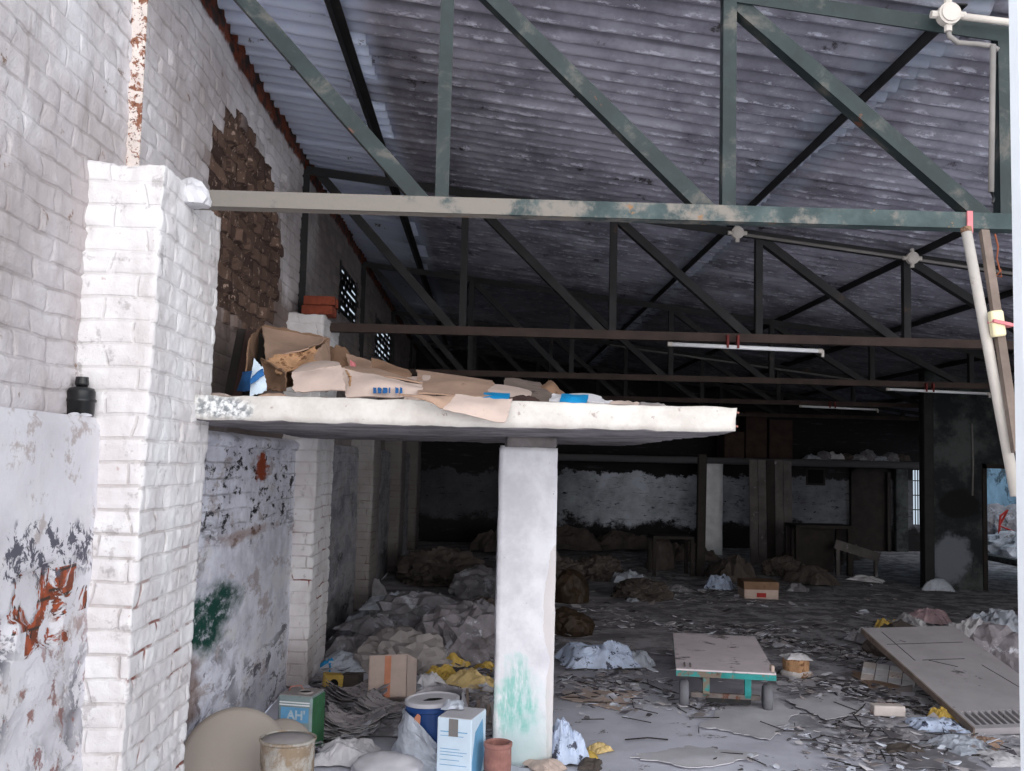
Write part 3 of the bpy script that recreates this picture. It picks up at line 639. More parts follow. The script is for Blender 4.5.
# the loft slab and its columns
def rough_slab(name, x0, x1, y0, y1, z0, z1, label, res=.05):
    return relief_box(name, x0, x1, y0, y1, z0, z1, res, .008, 'slab', label, 'loft slab', 0., 5, 5., .009)
rough_slab('slab', -1.30, 1.065, 4.20, 7.65, 1.795, 1.905, 'white-edged concrete loft slab carried by the front column', .028)
rough_slab('slab', .9, 8.45, 19.0, YB, 1.71, 1.835, 'long dark concrete shelf slab along the back wall', .15)
def column(x0, x1, y0, y1, z1, label, res):
    return relief_box('column', x0, x1, y0, y1, 0, z1, res, .005, 'column', label, 'column', 0., 3, 5., .004)
column(.083, .408, 5.6, 5.92, 1.735, 'white concrete column under the loft slab, smeared with green paint', .025)
column(.175, .5, 11.35, 11.67, 1.84, 'second pale column in shade directly behind the front column', .06)
column(4.15, 4.5, 18.85, 19.0, 1.71, 'far pale column under the back shelf slab', .08)
relief_box('trim_3', .12, .40, 5.61, 5.9, 1.728, 1.797, .02, .008, MAT['rust'] if False else 'stone', 'crumbling packing between front column top and loft slab', 'packing', 0., 6, 5., .01)
# reinforcement stubs at slab end
for i, (y, z) in enumerate(((4.40, 1.895), (4.42, 1.835))):
    tag(MB().tube([(1.04, y, z), (1.10, y, z + .002), (1.12, y, z - .004)], .005, 6).build('rebar_stub', 'rust', origin=(1.04, y, z)),
        ['upper steel rod stub poking from the right end of the loft slab', 'lower steel rod stub poking from the right end of the loft slab'][i], 'rod', 'rod stubs at the slab end')

# perforated vent panels in the upper wall (parts of the wall opening)
for k, (a, c, d, e) in enumerate(VENTS):
    b = MB(); rr = 6; nrow = 6; ncol = int((c - a) / .2)
    hz = (e - d) / nrow; hy = (c - a) / ncol
    b.bx(XU - .006, XU + .006, a - .05, a + .03, d - .05, e + .05).bx(XU - .006, XU + .006, c - .03, c + .05, d - .05, e + .05)
    for r in range(nrow + 1): b.bx(XU - .004, XU + .004, a - .05, c + .05, d + r * hz - .022, d + r * hz + .022)
    for r in range(nrow):
        for q in range(ncol + 1):
            yy = a + (q + (.5 if r % 2 else 0)) * hy
            if rnd.random() < .74: b.bx(XU - .004, XU + .004, yy - hy * (.2 if rnd.random() < .5 else .5), yy + hy * .35, d + r * hz, d + (r + 1) * hz)
    tag(b.build('vent_panel', 'dsteel', origin=(XU, (a + c) / 2, d)), ['nearer perforated vent panel high in the left wall', 'farther perforated vent panel high in the left wall'][k], 'vent', 'perforated vents in the left wall')

# ------------------------------------------------------------------ trusses and purlins
VX = [-.21, .955, 2.10, 3.27, 4.44, 5.6, 6.77, 7.93]
TL = ['nearest green steel roof truss with a dusty bottom chord', 'second dark steel roof truss behind the nearest one, carrying a tube lamp', 'third dark roof truss, halfway down the hall', 'fourth roof truss deep in the shaded hall', 'fifth roof truss, last before the back wall']
for k, y in enumerate(TY):
    near = k == 0; st = 'steel' if near else 'dsteel'; zc = ZT - .035 - (.0 if k == 0 else .02)
    T = empty('roof_truss', (0, y, 0), TL[k], 'roof truss', group='roof trusses')
    w = .066
    MB().angle((XP - .05, 0, zc), (XR, 0, zc), w, .009, sg=1).build('bottom_chord', 'chord' if near else 'bchord', T)
    zt = lambda x: zr(x) - .1
    MB().angle((XU + .02, .012, zt(XU + .02)), (XR, .012, zt(XR)), w, .009).build('top_chord', st, T)
    MB().angle((XU + .022, .02, ZT - .01), (XU + .022, .02, zt(XU)), .06, .009).build('wall_post', 'rustpost' if near else 'dsteel', T)
    xs = [XU + .1] + VX
    for i, x in enumerate(VX):
        MB().angle((x + .01, .012, zc + (.0)), (x + .01, .012, zt(x)), .055, .008).build('vertical_strut', st, T)
        a = V((xs[i] + .03, .024, zt(xs[i]) - .02)); q = V((x - .055, .024, zc + .005))
        MB().angle(a, q, .064, .008, sg=1).build('diagonal_brace', st, T)
PUR = [-.80, 1.92, 3.42, 4.62, 6.1, 7.4]
PLB = ['first', 'second', 'third', 'fourth', 'fifth', 'sixth']
for k, x in enumerate(PUR):
    yy = (Y0 + .05, YB)
    b = MB(); z = zr(x) - .035
    b.bx(-.028, .028, yy[0], yy[1], -.003, .004).bx(-.028, -.02, yy[0], yy[1], -.055, .003)
    tag(b.build('purlin', 'dsteel', None, (x, 0, z + .025)), f'{PLB[k]} dark steel purlin from the left wall, running under the roof sheets', 'purlin', 'roof purlins')

# ------------------------------------------------------------------ posts
tag(MB().bx(0, .22, 0, .06, 0, 4.6, .006).build('gate_post', 'white', None, (1.424, 2.6, 0)), 'bright white steel post at the right edge, nearest the viewer', 'post')
tag(MB().box((0, 0, 1.45), (.14, .14, 2.9), None, .01).build('steel_post', 'dsteel', None, (6.24, 14.0, 0)), 'black post standing at the left end of the right partition', 'post')
tag(MB().box((0, 0, .92), (.13, .1, 1.84), (0, .01, 0), .01).build('timber_post', 'dwood', None, (3.30, 15.2, 0)), 'dark timber post in front of the far pale column', 'post')

# conduits, junction boxes
def conduit(name, pts, r, mat, label): 
    o = V(pts[0]); return tag(MB().tube(pts, r, 8).build(name, mat, smooth=True, origin=o), label, 'conduit')
zt2 = lambda x: zr(x) - .14
conduit('conduit', [(1.90, TY[1] - .05, zt2(1.9) + .015), (XR - .1, TY[1] - .05, zt2(XR - .1) + .015)], .013, 'pipe', 'long pale conduit fixed along the top of the second truss')
conduit('conduit', [(1.85, TY[3] - .05, zt2(1.85)), (5.8, TY[3] - .05, zt2(5.8))], .014, 'pipe', 'faint pale conduit along the fourth truss deep in the hall')
jbl = empty('junction_box', (1.935, TY[0] - .06, 3.47), 'round white junction box at the upper right with a curled grey hose', 'junction box', group='junction boxes')
R90 = Euler((PI / 2, 0, 0)).to_matrix()
def jb(parent, s=1.):
    MB().lathe([(.0, -.022), (.042 * s, -.022), (.046 * s, -.015), (.046 * s, .022), (0, .022)], 18, mtx=R90).build('body', 'pvc', parent, smooth=False)
    MB().lathe([(0, .02), (.036 * s, .02), (.036 * s, .03), (0, .034)], 18, mtx=R90).build('cover', 'pvc', parent)
    for a in (0, PI / 2, PI, -PI / 2):
        d = V((math.cos(a), 0, math.sin(a)))
        MB().tube([d * .035 * s, d * .07 * s], .016 * s, 8).build('spout', 'pvc', parent)
jb(jbl)
jbl.location = at(948, 15, Y=TY[0] - .06)
J = jbl.location.copy()
conduit('conduit', [J + V((.06, .0, -.004)), J + V((.34, 0, -.03))], .015, 'pvc', 'thick white conduit stub running right from the upper junction box')
conduit('flexible_hose', [J + V((.0, 0, -.06)), J + V((.005, 0, -.09)), J + V((.04, 0, -.115)), J + V((.12, 0, -.118)), J + V((.18, 0, -.125)), J + V((.205, 0, -.14))], .011, 'pipe', 'curled grey hose leaving the underside of the upper junction box')
cz = at(993, 45, Y=TY[0] - .07); c2 = at(991, 192, Y=TY[0] - .07)
conduit('conduit', [cz, c2], .012, 'pipe', 'grey vertical conduit beside the strut at the upper right')
conduit('cable', [c2 + V((.002, 0, 0)), c2 + V((.006, -.01, -.03)), c2 + V((-.004, -.02, -.05))], .005, 'black', 'short cable tail at the foot of the vertical conduit')
for x, lb in ((1.915, 'small junction box at the left end of the second truss conduit'), (3.285, 'small junction box midway along the second truss conduit')):
    j2 = empty('junction_box', (x, TY[1] - .07, zt2(x) + .015), lb, 'junction box', group='junction boxes'); jb(j2, 1.05)

# leaning tubes hanging from the truss on the right
def hang(p, q): return V(p), V(q)
p, q = at(966, 229, Y=TY[0] - .08), at(1016, 496, Y=TY[0] - .3)
t = empty('hanging_tube', q, 'pale round pipe hanging aslant from the bottom chord on the right', 'pipe')
MB().tube([V((0, 0, 0)), p - q], .020, 14).build('pipe', 'pvc', t, smooth=True)
MB().tube([(p - q) * .985, (p - q) * 1.004], .0215, 14).build('charred_end', 'cardd', t)
tie = MB(); yy = TY[0] - .055
tie.bx(-.011, .011, -.003, .006, -.045, .045)
ti = tie.build('tape_tie', 'pink', t, at(970, 222, Y=TY[0] - .014) - q)
p2, q2 = at(984, 231, Y=TY[0] - .07), at(1017, 452, Y=TY[0] - .32)
t = empty('hanging_batten', q2, 'weathered wooden batten hanging beside the pale pipe', 'batten')
b = MB(); d = p2 - q2; b.bar((0, 0, 0), d, .032, .026, (0, -1, 0)); b.build('batten', 'wood', t)
s_ = d * .555
MB().box(s_ + V((-.02, -.03, 0)), (.05, .035, .1), (0, -.12, 0), .006).build('lamp_holder', 'cream', t)
MB().bar(s_ + V((-.045, -.035, .008)), s_ + V((.03, -.035, -.008)), .012, .05, (0, -1, 0)).build('strap', 'pink', t)
w0 = at(995, 234, Y=TY[0] - .1) - q2
MB().tube([w0, w0 + V((.012, 0, -.05)), w0 + V((.006, 0, -.1)), w0 + V((.018, 0, -.15)), w0 + V((.0, .0, -.17)), w0 + V((.024, 0, -.172)), w0 + V((.02, .0, -.14))], .0035, 6).build('wire', 'copper', t)

# tube lamps under trusses
def tube_lamp(loc, label, L=1.2, mat='tube', ry=0.02):
    t = empty('tube_lamp', loc, label, 'tube lamp', (0, ry, 0), 'tube lamps')
    MB().tube([(.03, 0, 0), (L - .03, 0, 0)], .016, 12).build('glass_tube', mat, t, smooth=True)
    MB().tube([(0, 0, 0), (.035, 0, 0)], .018, 12).build('end_cap', 'pvc', t); MB().tube([(L - .035, 0, 0), (L, 0, 0)], .018, 12).build('end_cap', 'pvc', t)
    MB().box((L + .002, 0, -.02), (.018, .02, .05)).build('pin_holder', 'pvc', t)
    for x in (.46, .54):
        MB().box((x, -.004, .04), (.016, .05, .1)).build('tie', 'tie', t)
    return t
l1 = tube_lamp(V((1.383, TY[1] - .06, 2.585)), 'bright white tube lamp tied under the second truss')
l2 = copy_tree(l1); l2.location = (4.58, TY[2] - .06, 2.585); tag(l2, 'dim tube lamp under the third truss at the far right')
l3 = copy_tree(l1); l3.location = (4.75, TY[3] - .06, 2.60); tag(l3, 'faint tube lamp under the fourth truss')

# ------------------------------------------------------------------ wall things
cn = at(80, 419, X=-1.435)
t = empty('canister', (-1.435, cn.y, ZL), 'black plastic canister standing on the ledge beside the nearest pillar', 'canister')
MB().lathe([(0, 0), (.042, 0), (.046, .008), (.048, .052), (.052, .055), (.052, .062), (.048, .065), (.048, .09), (.042, .102), (.02, .106), (.02, .112)], 28).build('body', 'black', t, smooth=True)
MB().lathe([(.0, .112), (.022, .112), (.024, .118), (.022, .135), (.022, .142), (.014, .143), (0, .14)], 20).build('cap', 'black', t)
for i, (dx, dy) in enumerate(((-.012, -.075), (.03, -.04))):
    bag('plaster_lump', (-1.42 + dx * .6, cn.y + dy, ZL), .04, .03, .012, 'pdust', ['crumb of plaster left of the black canister', 'crumb of plaster before the black canister'][i], 'plaster crumb', i, .3, 1.5, 2)
bag('mortar_lump', (XP + .03, TY[0] - .03, ZT - .075), .12, .1, .09, 'paper', 'lump of whitish mortar where the nearest chord enters the pillar', 'mortar', 5, .4, 1.4, 3)
# bricks stacked on second pillar
for k in range(4):
    lay, q = divmod(k, 2)
    tag(MB().box((0, 0, .033), (.23, .1, .066), None, .004).build('brick', 'brick', None, (-1.27 + .012 * (lay % 2), PY[1] + .10 + q * .12, ZT + .002 + lay * .07), (0, 0, .1 * (q - .5) + .06 * lay)),
        f"loose red brick on the second pillar, {['bottom', 'top'][lay]} layer, {'front' if q == 0 else 'rear'}", 'brick', 'loose bricks on the second pillar')

# ------------------------------------------------------------------ things on the loft slab
ZS = 1.912
def lp(px, py, y):
    p = at(px, py, Y=y)
    if p.z < ZS + (.025 if py >= 389 and y > 4.37 else 0) and y > 4.37: p.z = ZS + .003
    return p
def onslab(px, y): p = at(px, 395, Y=y); p.z = ZS; return p
# boards leaning on the wall
for i, (px, top, y, mt, lb) in enumerate(((228, 326, 5.15, 'dwood', 'dark narrow board leaning at the left end of the loft'), (236, 328, 5.1, 'redwood', 'reddish brown board leaning at the left end of the loft'), (247, 331, 5.2, 'dwood', 'dark wide board leaning behind the big cardboard carton'))):
    p = onslab(px, y); zt_ = at(px, top, Y=y).z
    b = MB(); b.bar((0, 0, 0), (.03, .12, zt_ - ZS), [.05, .045, .09][i], .022, (0, -1, 0), .003)
    tag(b.build('board', mt, None, p), lb, 'board', 'boards leaning on the loft')
# big crumpled carton
def cards(name, loc, label, pieces, cat='cardboard', group=None):
    t = empty(name, loc, label, cat, group=group); L = V(loc)
    for i, (nm, mt, pts, bl, rg) in enumerate(pieces):
        o = card(nm, [V(p) - L for p in pts], mt, seed=i + len(label), bulge=bl, ragged=rg, parent=t)
    return t
Ya, Yb_ = 4.75, 5.35
cards('carton', onslab(290, 4.9), 'big crushed brown carton with a torn flap, left on the loft', [
    ('back_panel', 'cardd', [lp(246, 386, Yb_), lp(300, 388, 5.4), lp(330, 338, 5.5), lp(262, 326, 5.45)], .03, .02),
    ('side_panel', 'cardd', [lp(244, 388, Ya), lp(246, 388, Yb_), lp(262, 326, 5.45), lp(250, 338, 4.9)], .02, .02),
    ('top_flap', 'card', [lp(262, 327, 5.4), lp(327, 338, 5.45), lp(308, 350, 4.9), lp(266, 362, 4.8)], .03, .015),
    ('torn_flap', 'torn', [lp(266, 360, 4.8), lp(316, 345, 4.95), lp(312, 368, 4.75), lp(280, 375, 4.65)], .03, .03),
    ('front_panel', 'cardd', [lp(262, 358, 4.8), lp(286, 372, 4.62), lp(286, 391, 4.62), lp(260, 391, 4.75)], .02, .012),
    ('right_panel', 'card', [lp(306, 388, 4.75), lp(332, 386, 5.4), lp(330, 340, 5.45), lp(312, 352, 4.95)], .02, .015)])
cards('printed_carton', onslab(256, 4.5), 'small blue and white printed carton piece standing at the loft edge', [
    ('side_panel', 'blue', [lp(238, 391, 4.75), lp(250, 391, 4.5), lp(252, 371, 4.5), lp(244, 372, 4.7)], .01, .008),
    ('front_panel', 'carton', [lp(250, 392, 4.47), lp(267, 391, 4.47), lp(263, 368, 4.5), lp(254, 358, 4.52)], .015, .008)], 'carton')
pc = [o for o in bpy.data.objects if o.name.startswith('printed_carton')][0]
a = [lp(251, 384, 4.46) , lp(265, 376, 4.46), lp(263.5, 369, 4.49), lp(252.5, 376, 4.49)]
card('print_band', [V(p) - V(pc.location) + V((0, -.012, 0)) for p in a], 'blue', seed=3, bulge=.012, ragged=.004, parent=pc, th=.003)
def open_box(name, loc, w, d, h, rot, mat, label, flap=.6, tape=None, cat='carton', group=None, lid=False):
    t = empty(name, loc, label, cat, rot, group); th = .007
    b = MB(); b.bx(-w / 2, w / 2, -d / 2, -d / 2 + th, 0, h).bx(-w / 2, w / 2, d / 2 - th, d / 2, 0, h).bx(-w / 2, -w / 2 + th, -d / 2, d / 2, 0, h).bx(w / 2 - th, w / 2, -d / 2, d / 2, 0, h).bx(-w / 2, w / 2, -d / 2, d / 2, 0, th)
    b.build('body', mat, t)
    if lid: MB().bx(-w / 2, w / 2, -d / 2, -.002, h, h + th).bx(-w / 2, w / 2, .002, d / 2, h, h + th).build('lid_flap', mat, t)
    else:
        for sgn in (-1, 1):
            MB().box((0, sgn * (d / 2 + flap * d * .2), h + .02), (w, d * .45, th), (sgn * .5, 0, 0)).build('flap', mat, t)
    if tape: MB().bx(-.022, .022, -d / 2 - .0015, -d / 2 + .001, 0, h).bx(-.022, .022, -d / 2 - .001, d / 2, h + th, h + th + .0015).build('tape', tape, t)
    return t
cards('carton', onslab(316, 4.5), 'flattened pale carton lying in front of the big crushed carton', [
    ('front_panel', 'cardp', [lp(294, 392, 4.45), lp(346, 391, 4.42), lp(341, 366, 4.55), lp(292, 373, 4.52)], .01, .008),
    ('top_panel', 'cardp', [lp(292, 373, 4.52), lp(341, 366, 4.55), lp(338, 362, 4.95), lp(300, 366, 4.9)], .02, .012)])
lc = cards('long_carton', onslab(378, 4.5), 'long crushed carton with faint blue print and orange tape at the loft edge', [
    ('front_panel', 'cardp', [lp(346, 394, 4.42), lp(424, 395, 4.44), lp(422, 386, 4.55), lp(340, 367, 4.6)], .018, .008),
    ('top_panel', 'card', [lp(341, 367, 4.6), lp(422, 386, 4.56), lp(420, 384, 5.1), lp(352, 366, 5.1)], .02, .012),
    ('torn_end', 'torn', [lp(340, 367, 4.62), lp(352, 380, 4.5), lp(347, 390, 4.46), lp(336, 380, 4.7)], .02, .02)])
for k, (xa, xb) in enumerate(((374, 377), (378.5, 382), (383.5, 388), (389.5, 391), (396, 399), (400.5, 403))):
    o = card('print_mark', [V(lp(xa, 393.5, 4.43)) - V(lc.location) + V((0, -.03, .0)), V(lp(xb, 393.5, 4.43)) - V(lc.location) + V((0, -.03, 0)), V(lp(xb, 388.5, 4.48)) - V(lc.location) + V((0, -.03, 0)), V(lp(xa, 388, 4.48)) - V(lc.location) + V((0, -.03, 0))], 'blue', seed=k, bulge=.0, ragged=.004, n=3, th=.002, parent=lc)
card('flap_board', [lp(374, 391, 4.8), lp(418, 391, 4.75), lp(410, 370, 4.95), lp(371, 357, 5.0)], 'cardd', 'upright brown cardboard flap standing mid loft', 'cardboard', 5, .03, .01)
card('cardboard_sheet', [lp(326, 390, 5.5), lp(374, 391, 5.4), lp(344, 346, 5.6), lp(312, 346, 5.6)], 'cardd', 'brown cardboard panel sloping behind the long carton', 'cardboard', 6, .04, .02)
card('cardboard_sheet', [lp(355, 386, 5.2), lp(398, 391, 5.1), lp(392, 372, 5.4), lp(345, 352, 5.5)], 'card', 'twisted brown cardboard flap behind the long carton', 'cardboard', 7, .05, .02)
card('cardboard_scrap', [lp(352, 372, 5.0), lp(357, 380, 5.0), lp(355, 364, 5.02), lp(350, 360, 5.02)], 'pink', 'small pink printed cardboard scrap standing among the loft cartons', 'cardboard scrap', 9, .01, .006, n=4)
flat = [((404, 396, 4.4), (436, 396, 4.38), (432, 377, 4.9), (406, 376, 4.9), 'cardp', 'pale flat cardboard sheet right of the upright flap'),
        ((418, 394, 4.4), (500, 396, 4.45), (492, 381, 5.1), (416, 371, 5.0), 'card', 'large cardboard sheet tilted up in the middle of the loft'),
        ((440, 398, 4.38), (520, 399, 4.42), (540, 390, 4.9), (470, 382, 4.9), 'cardp', 'thin pale cardboard sheet sticking out toward the middle'),
        ((500, 399, 4.5), (560, 401, 4.5), (540, 383, 5.2), (505, 379, 5.2), 'wood', 'grey strip board lying across the loft waste'),
        ((531, 398, 4.9), (570, 399, 4.95), (552, 381, 5.1), (548, 381, 5.1), 'cardd', 'small brown cardboard peak near the middle of the loft')]
for i, (a, b_, c, d, mt, lb) in enumerate(flat): card('cardboard_sheet', [lp(*a), lp(*b_), lp(*c), lp(*d)], mt, lb, 'cardboard', 20 + i, .015, .012)
hs = empty('hanging_cardboard', lp(468, 398, 4.18), 'cardboard sheets drooping over the front edge of the loft', 'cardboard')
L = V(hs.location)
for i, (mt, pts) in enumerate((('cardp', [(456, 395, 4.36), (512, 399, 4.36), (505, 423, 4.27), (443, 411, 4.29)]), ('card', [(398, 395, 4.36), (456, 398, 4.36), (447, 411, 4.30), (426, 400, 4.31)]))):
    card(['drooping_sheet', 'creased_sheet'][i], [V(lp(p[0], p[1], p[2] - .185)) - L + V((0, -.01 * i, 0)) for p in pts], mt, seed=31 + i, bulge=-.015, ragged=.008, parent=hs, th=.006)
p_ = empty('wrapper', onslab(572, 4.5), 'blue and white wrapper lying near the right end of the loft waste', 'wrapper')
L = V(p_.location)
card('white_film', [V(lp(*q)) - L for q in ((549, 403, 4.42), (606, 404, 4.42), (598, 396, 4.6), (552, 394, 4.6))], 'paper', seed=2, bulge=.02, ragged=.012, parent=p_)
card('blue_panel', [V(lp(*q)) - L + V((0, -.02, .0)) for q in ((559, 402.5, 4.4), (586, 402.5, 4.4), (588, 396, 4.5), (562, 395, 4.5))], 'brblue', seed=4, bulge=.015, ragged=.006, parent=p_, n=5)
card('blue_film', [lp(482, 397, 4.4), lp(508, 398, 4.4), lp(510, 394, 4.5), lp(484, 393, 4.5)], 'brblue', 'bright blue film peeping out above the drooping cardboard', 'film', 44, .004, .006, n=6)
for i, (px, w, h, mt, lb) in enumerate(((600, .16, .04, 'paper', 'white paper scrap right of the blue wrapper on the loft'), (622, .2, .035, 'cardp', 'pale cardboard scrap near the loft right end'), (645, .12, .025, 'dust', 'last grey scrap on the right of the loft'), (520, .2, .05, 'redwood', 'reddish scrap among the loft cardboard'), (575, .22, .05, 'card', 'crumpled brown paper behind the blue wrapper'), (440, .25, .06, 'paper', 'whitish paper behind the drooping cardboard'), (275, .12, .03, 'card', 'torn brown scrap at the foot of the crushed carton'), (215, .14, .02, 'cardp', 'thin paper scrap at the far left corner of the loft'))):
    crumple('paper_scrap', onslab(px, 4.55 if i not in (4, 5) else 4.9), w, .18, h, mt, lb, 'scrap', 60 + i, 10, 3, rnd.uniform(-.4, .4))

# ------------------------------------------------------------------ floor things, left front
def gp(px, py): p = at(px, py, Z=0); return p
# tan discs
def disc(px, top, y, r, lean, label, rzz=0.):
    c = at(px, top, Y=y)
    mt = Euler((PI / 2 - lean, 0, rzz)).to_matrix()
    t = MB().lathe([(0, -.01), (r * .95, -.012), (r, -.004), (r, .006), (r * .9, .02), (r * .55, .034), (0, .042)], 48, mtx=mt)
    zb = r * math.cos(lean)
    return tag(t.build('round_board', 'tan', None, (c.x, y + .0, zb), smooth=True), label, 'round board', 'round tan boards')
disc(238, 704, 4.78, .252, .40, 'large smooth round tan board leaning by the nearest pillar', .25)
disc(283, 713, 5.25, .165, .40, 'smaller round tan board behind the dusty can', .15)
# dusty round tin
c = at(288, 741, Y=4.55)
t = empty('round_tin', (c.x, 4.55, 0), 'round dusty tin with a dusty lid in the front left corner', 'tin')
hz = c.z + .012; t.scale = (.92, .92, 1)
MB().lathe([(0, 0), (.128, 0), (.131, .006), (.128, .012), (.127, hz * .5), (.13, hz * .5 + .006), (.127, hz * .5 + .012), (.127, hz - .012), (.134, hz - .006), (.134, hz + .004), (.126, hz + .006), (.122, hz - .006), (.12, hz - .008), (0, hz - .008)], 40, dent=.03).build('body', 'tin', t, smooth=False)
MB().lathe([(0, hz - .007), (.121, hz - .007), (.119, hz + .001), (.05, hz + .008), (0, hz + .010)], 32, dent=.02, seed=3).build('dusty_lid', 'dust', t, smooth=True)
# green rectangular oil tin
c = at(300, 700, Y=5.8); Wt = .205; Ht = .315
t = empty('oil_tin', (c.x, 5.86, 0), 'square green oil tin with a round hole in its dusty top', 'tin', (0, 0, -.22))
MB().bx(-Wt / 2, Wt / 2, -Wt / 2, Wt / 2, 0, Ht, .012).build('body', 'greytin', t)
MB().bx(Wt / 2 - .002, Wt / 2 + .002, -Wt / 2 + .012, Wt / 2 - .012, .01, Ht - .01).build('green_side', 'green', t)
b = MB()
for k in range(28):
    a0, a1 = k * 2 * PI / 28, (k + 1) * 2 * PI / 28
    for (ra, za, rb, zb) in ((.034, Ht + .002, .034, Ht + .012), (.034, Ht + .012, .044, Ht + .012), (.044, Ht + .012, .046, Ht + .002)):
        b.bm.faces.new([b.bm.verts.new((r * math.cos(q) + .03, r * math.sin(q) - .02, z)) for r, q, z in ((ra, a0, za), (ra, a1, za), (rb, a1, zb), (rb, a0, zb))])
b.build('hole_rim', 'dust', t)
MB().bx(-Wt / 2 + .006, Wt / 2 - .006, -Wt / 2 + .006, Wt / 2 - .006, Ht - .001, Ht + .003).build('dusty_top', 'dust', t)
MB().lathe([(0, Ht + .0035), (.0345, Ht + .005), (.0345, Ht + .007), (0, Ht + .0075)], 24, (.03, -.02, 0)).build('hole', 'hole', t)
MB().tube([(-.08, .0, Ht + .004), (-.07, .0, Ht + .025), (-.03, .05, Ht + .025), (-.02, .06, Ht + .004)], .005, 6).build('handle', 'rust', t)
MB().bx(-.08, .085, -Wt / 2 - .0015, -Wt / 2 + .001, .17, .252).build('label_band', 'label', t)
for z in (.262, .276): MB().bx(-.09, .09, -Wt / 2 - .003, -Wt / 2 + .001, z, z + .007).build('ridge', 'paint', t)
def text(s, size, mat, parent, loc, rot, name='lettering'):
    o = _text(s, size, mat, parent, loc, rot, 'letter_curve'); bpy.context.view_layer.update()
    me = bpy.data.meshes.new_from_object(o.evaluated_get(bpy.context.evaluated_depsgraph_get())); q = bpy.data.objects.new(name, me); COL.objects.link(q)
    q.parent = parent; q.location = loc; q.rotation_euler = rot; bpy.data.objects.remove(o); return q
def _text(s, size, mat, parent, loc, rot, name):
    cu = bpy.data.curves.new(name, 'FONT'); cu.body = s; cu.size = size; cu.extrude = .0008; cu.offset = .002; cu.align_x = 'CENTER'
    cu.materials.append(MAT[mat]); o = bpy.data.objects.new(name, cu); COL.objects.link(o); o.parent = parent; o.location = loc; o.rotation_euler = rot
    return o
text("AH'", .068, 'pipe2', t, (.012, -Wt / 2 - .0025, .188), (PI / 2, 0, 0))
# blue bucket wrapped in plastic
c = at(437, 697, Y=5.62)
t = empty('paint_bucket', (-.235, 5.62, 0), 'dark blue paint bucket with a grey lid, half wrapped in plastic film', 'bucket', (.0, -.06, .1))
hb = .345
MB().lathe([(0, 0), (.125, 0), (.13, .01), (.142, hb - .05), (.148, hb - .045), (.148, hb - .03), (.144, hb - .025), (.145, hb)], 40).build('body', 'navy', t, smooth=False)
MB().lathe([(.15, hb - .016), (.152, hb + .004), (.14, hb + .008), (.132, hb + .001), (0, hb + .002)], 40).build('lid', 'pdust', t)
MB().prism([(-.05, -.02), (.01, -.03), (.055, -.008), (.03, .012), (-.02, .015)], .003, Matrix.Translation((.0, -.02, hb + .003))).build('lid_tear', 'hole', t)
MB().prism([(-.01, -.03), (.012, -.022), (.018, .02), (.0, .032), (-.022, .008)], .004, Matrix.Translation((-.085, -.122, .27)) @ Euler((PI / 2, 0, -.6)).to_matrix().to_4x4()).build('orange_mark', 'tape', t)
b = MB()
def wrap(u, v):
    a = -3.3 + 2.05 * u; z0 = .30 - .2 * u; z = z0 - z0 * v
    r = .152 + .10 * v * v + .035 * ridge(u, v, 0, 2.5, 4)
    z += .07 * math.sin(u * PI) * (1 - v)
    return V((r * math.cos(a), r * math.sin(a), max(.003, z)))
b.grid(22, 18, wrap); b.build('plastic_wrap', 'film2', t, solid=.003)
b = MB()
def wrap2(u, v):
    a = -.5 + 2.6 * u; r = .155 + .05 * v + .03 * ridge(u, v, 0, 3, 8)
    return V((r * math.cos(a), r * math.sin(a), hb + .04 * (1 - v) * math.sin(u * 3) - .3 * v))
b.grid(20, 14, wrap2); b.build('plastic_wrap', 'film', t, solid=.003)
# white and blue carton
c = at(462, 716, Y=5.22)
t = empty('carton', (-.085, 5.36, 0), 'white and blue carton standing left of the front column base', 'carton', (0, 0, -.3))
wc, dc, hc = .185, .25, .335
MB().bx(-wc / 2, wc / 2, -dc / 2, dc / 2, 0, hc, .004).build('body', 'carton', t)
MB().bx(-wc / 2 + .004, wc / 2 - .004, -dc / 2 + .004, dc / 2 - .004, hc - .001, hc + .003).build('dusty_top', 'pdust', t)
MB().prism([(-.1, .0), (.02, -.01), (.1, .1), (.06, .3), (-.06, .26), (-.11, .12)], .002, Matrix.Translation((wc / 2 - .0005, 0, .0)) @ Euler((PI / 2, 0, PI / 2)).to_matrix().to_4x4()).build('blue_print', 'label', t)
MB().bx(-.03, .02, -dc / 2 - .0015, -dc / 2, hc - .09, hc - .002).build('tape', 'pipe', t)
for k, z in enumerate((.265, .245, .18, .165, .15, .125, .1)): MB().bx(-.075, .07 - .02 * (k % 3), -dc / 2 - .001, -dc / 2, z, z + .003 + .002 * (k == 0)).build('print_line', 'label', t)
MB().bx(-.055, .06, -dc / 2 - .0015, -dc / 2, .02, .055).build('print_panel', 'brblue', t)
crumple('plastic_scrap', (-.14, 5.45, hc + .004), .11, .12, .05, 'film2', 'scrap of clear plastic lying on top of the white and blue carton', 'plastic', 5, 10, 3)
# rusty clay pot
c = at(497, 743, Y=5.28)
t = empty('clay_pot', (.105, 5.3, 0), 'small rusty red pot open at the top, at the foot of the front column', 'pot')
MB().lathe([(0, .0), (.06, 0), (.066, .01), (.072, .1), (.07, .18), (.075, .19), (.075, .205), (.067, .208), (.06, .2), (.058, .12), (0, .115)], 28, dent=.05).build('body', 'rust', t, smooth=False)
MB().lathe([(.0, .117), (.052, .118), (.0, .125)], 20).build('contents', 'hole', t)
MB().lathe([(.067, .0), (.0685, .0), (.075, .055), (.072, .058)], 28, dent=.05).build('teal_band', 'teal', t)
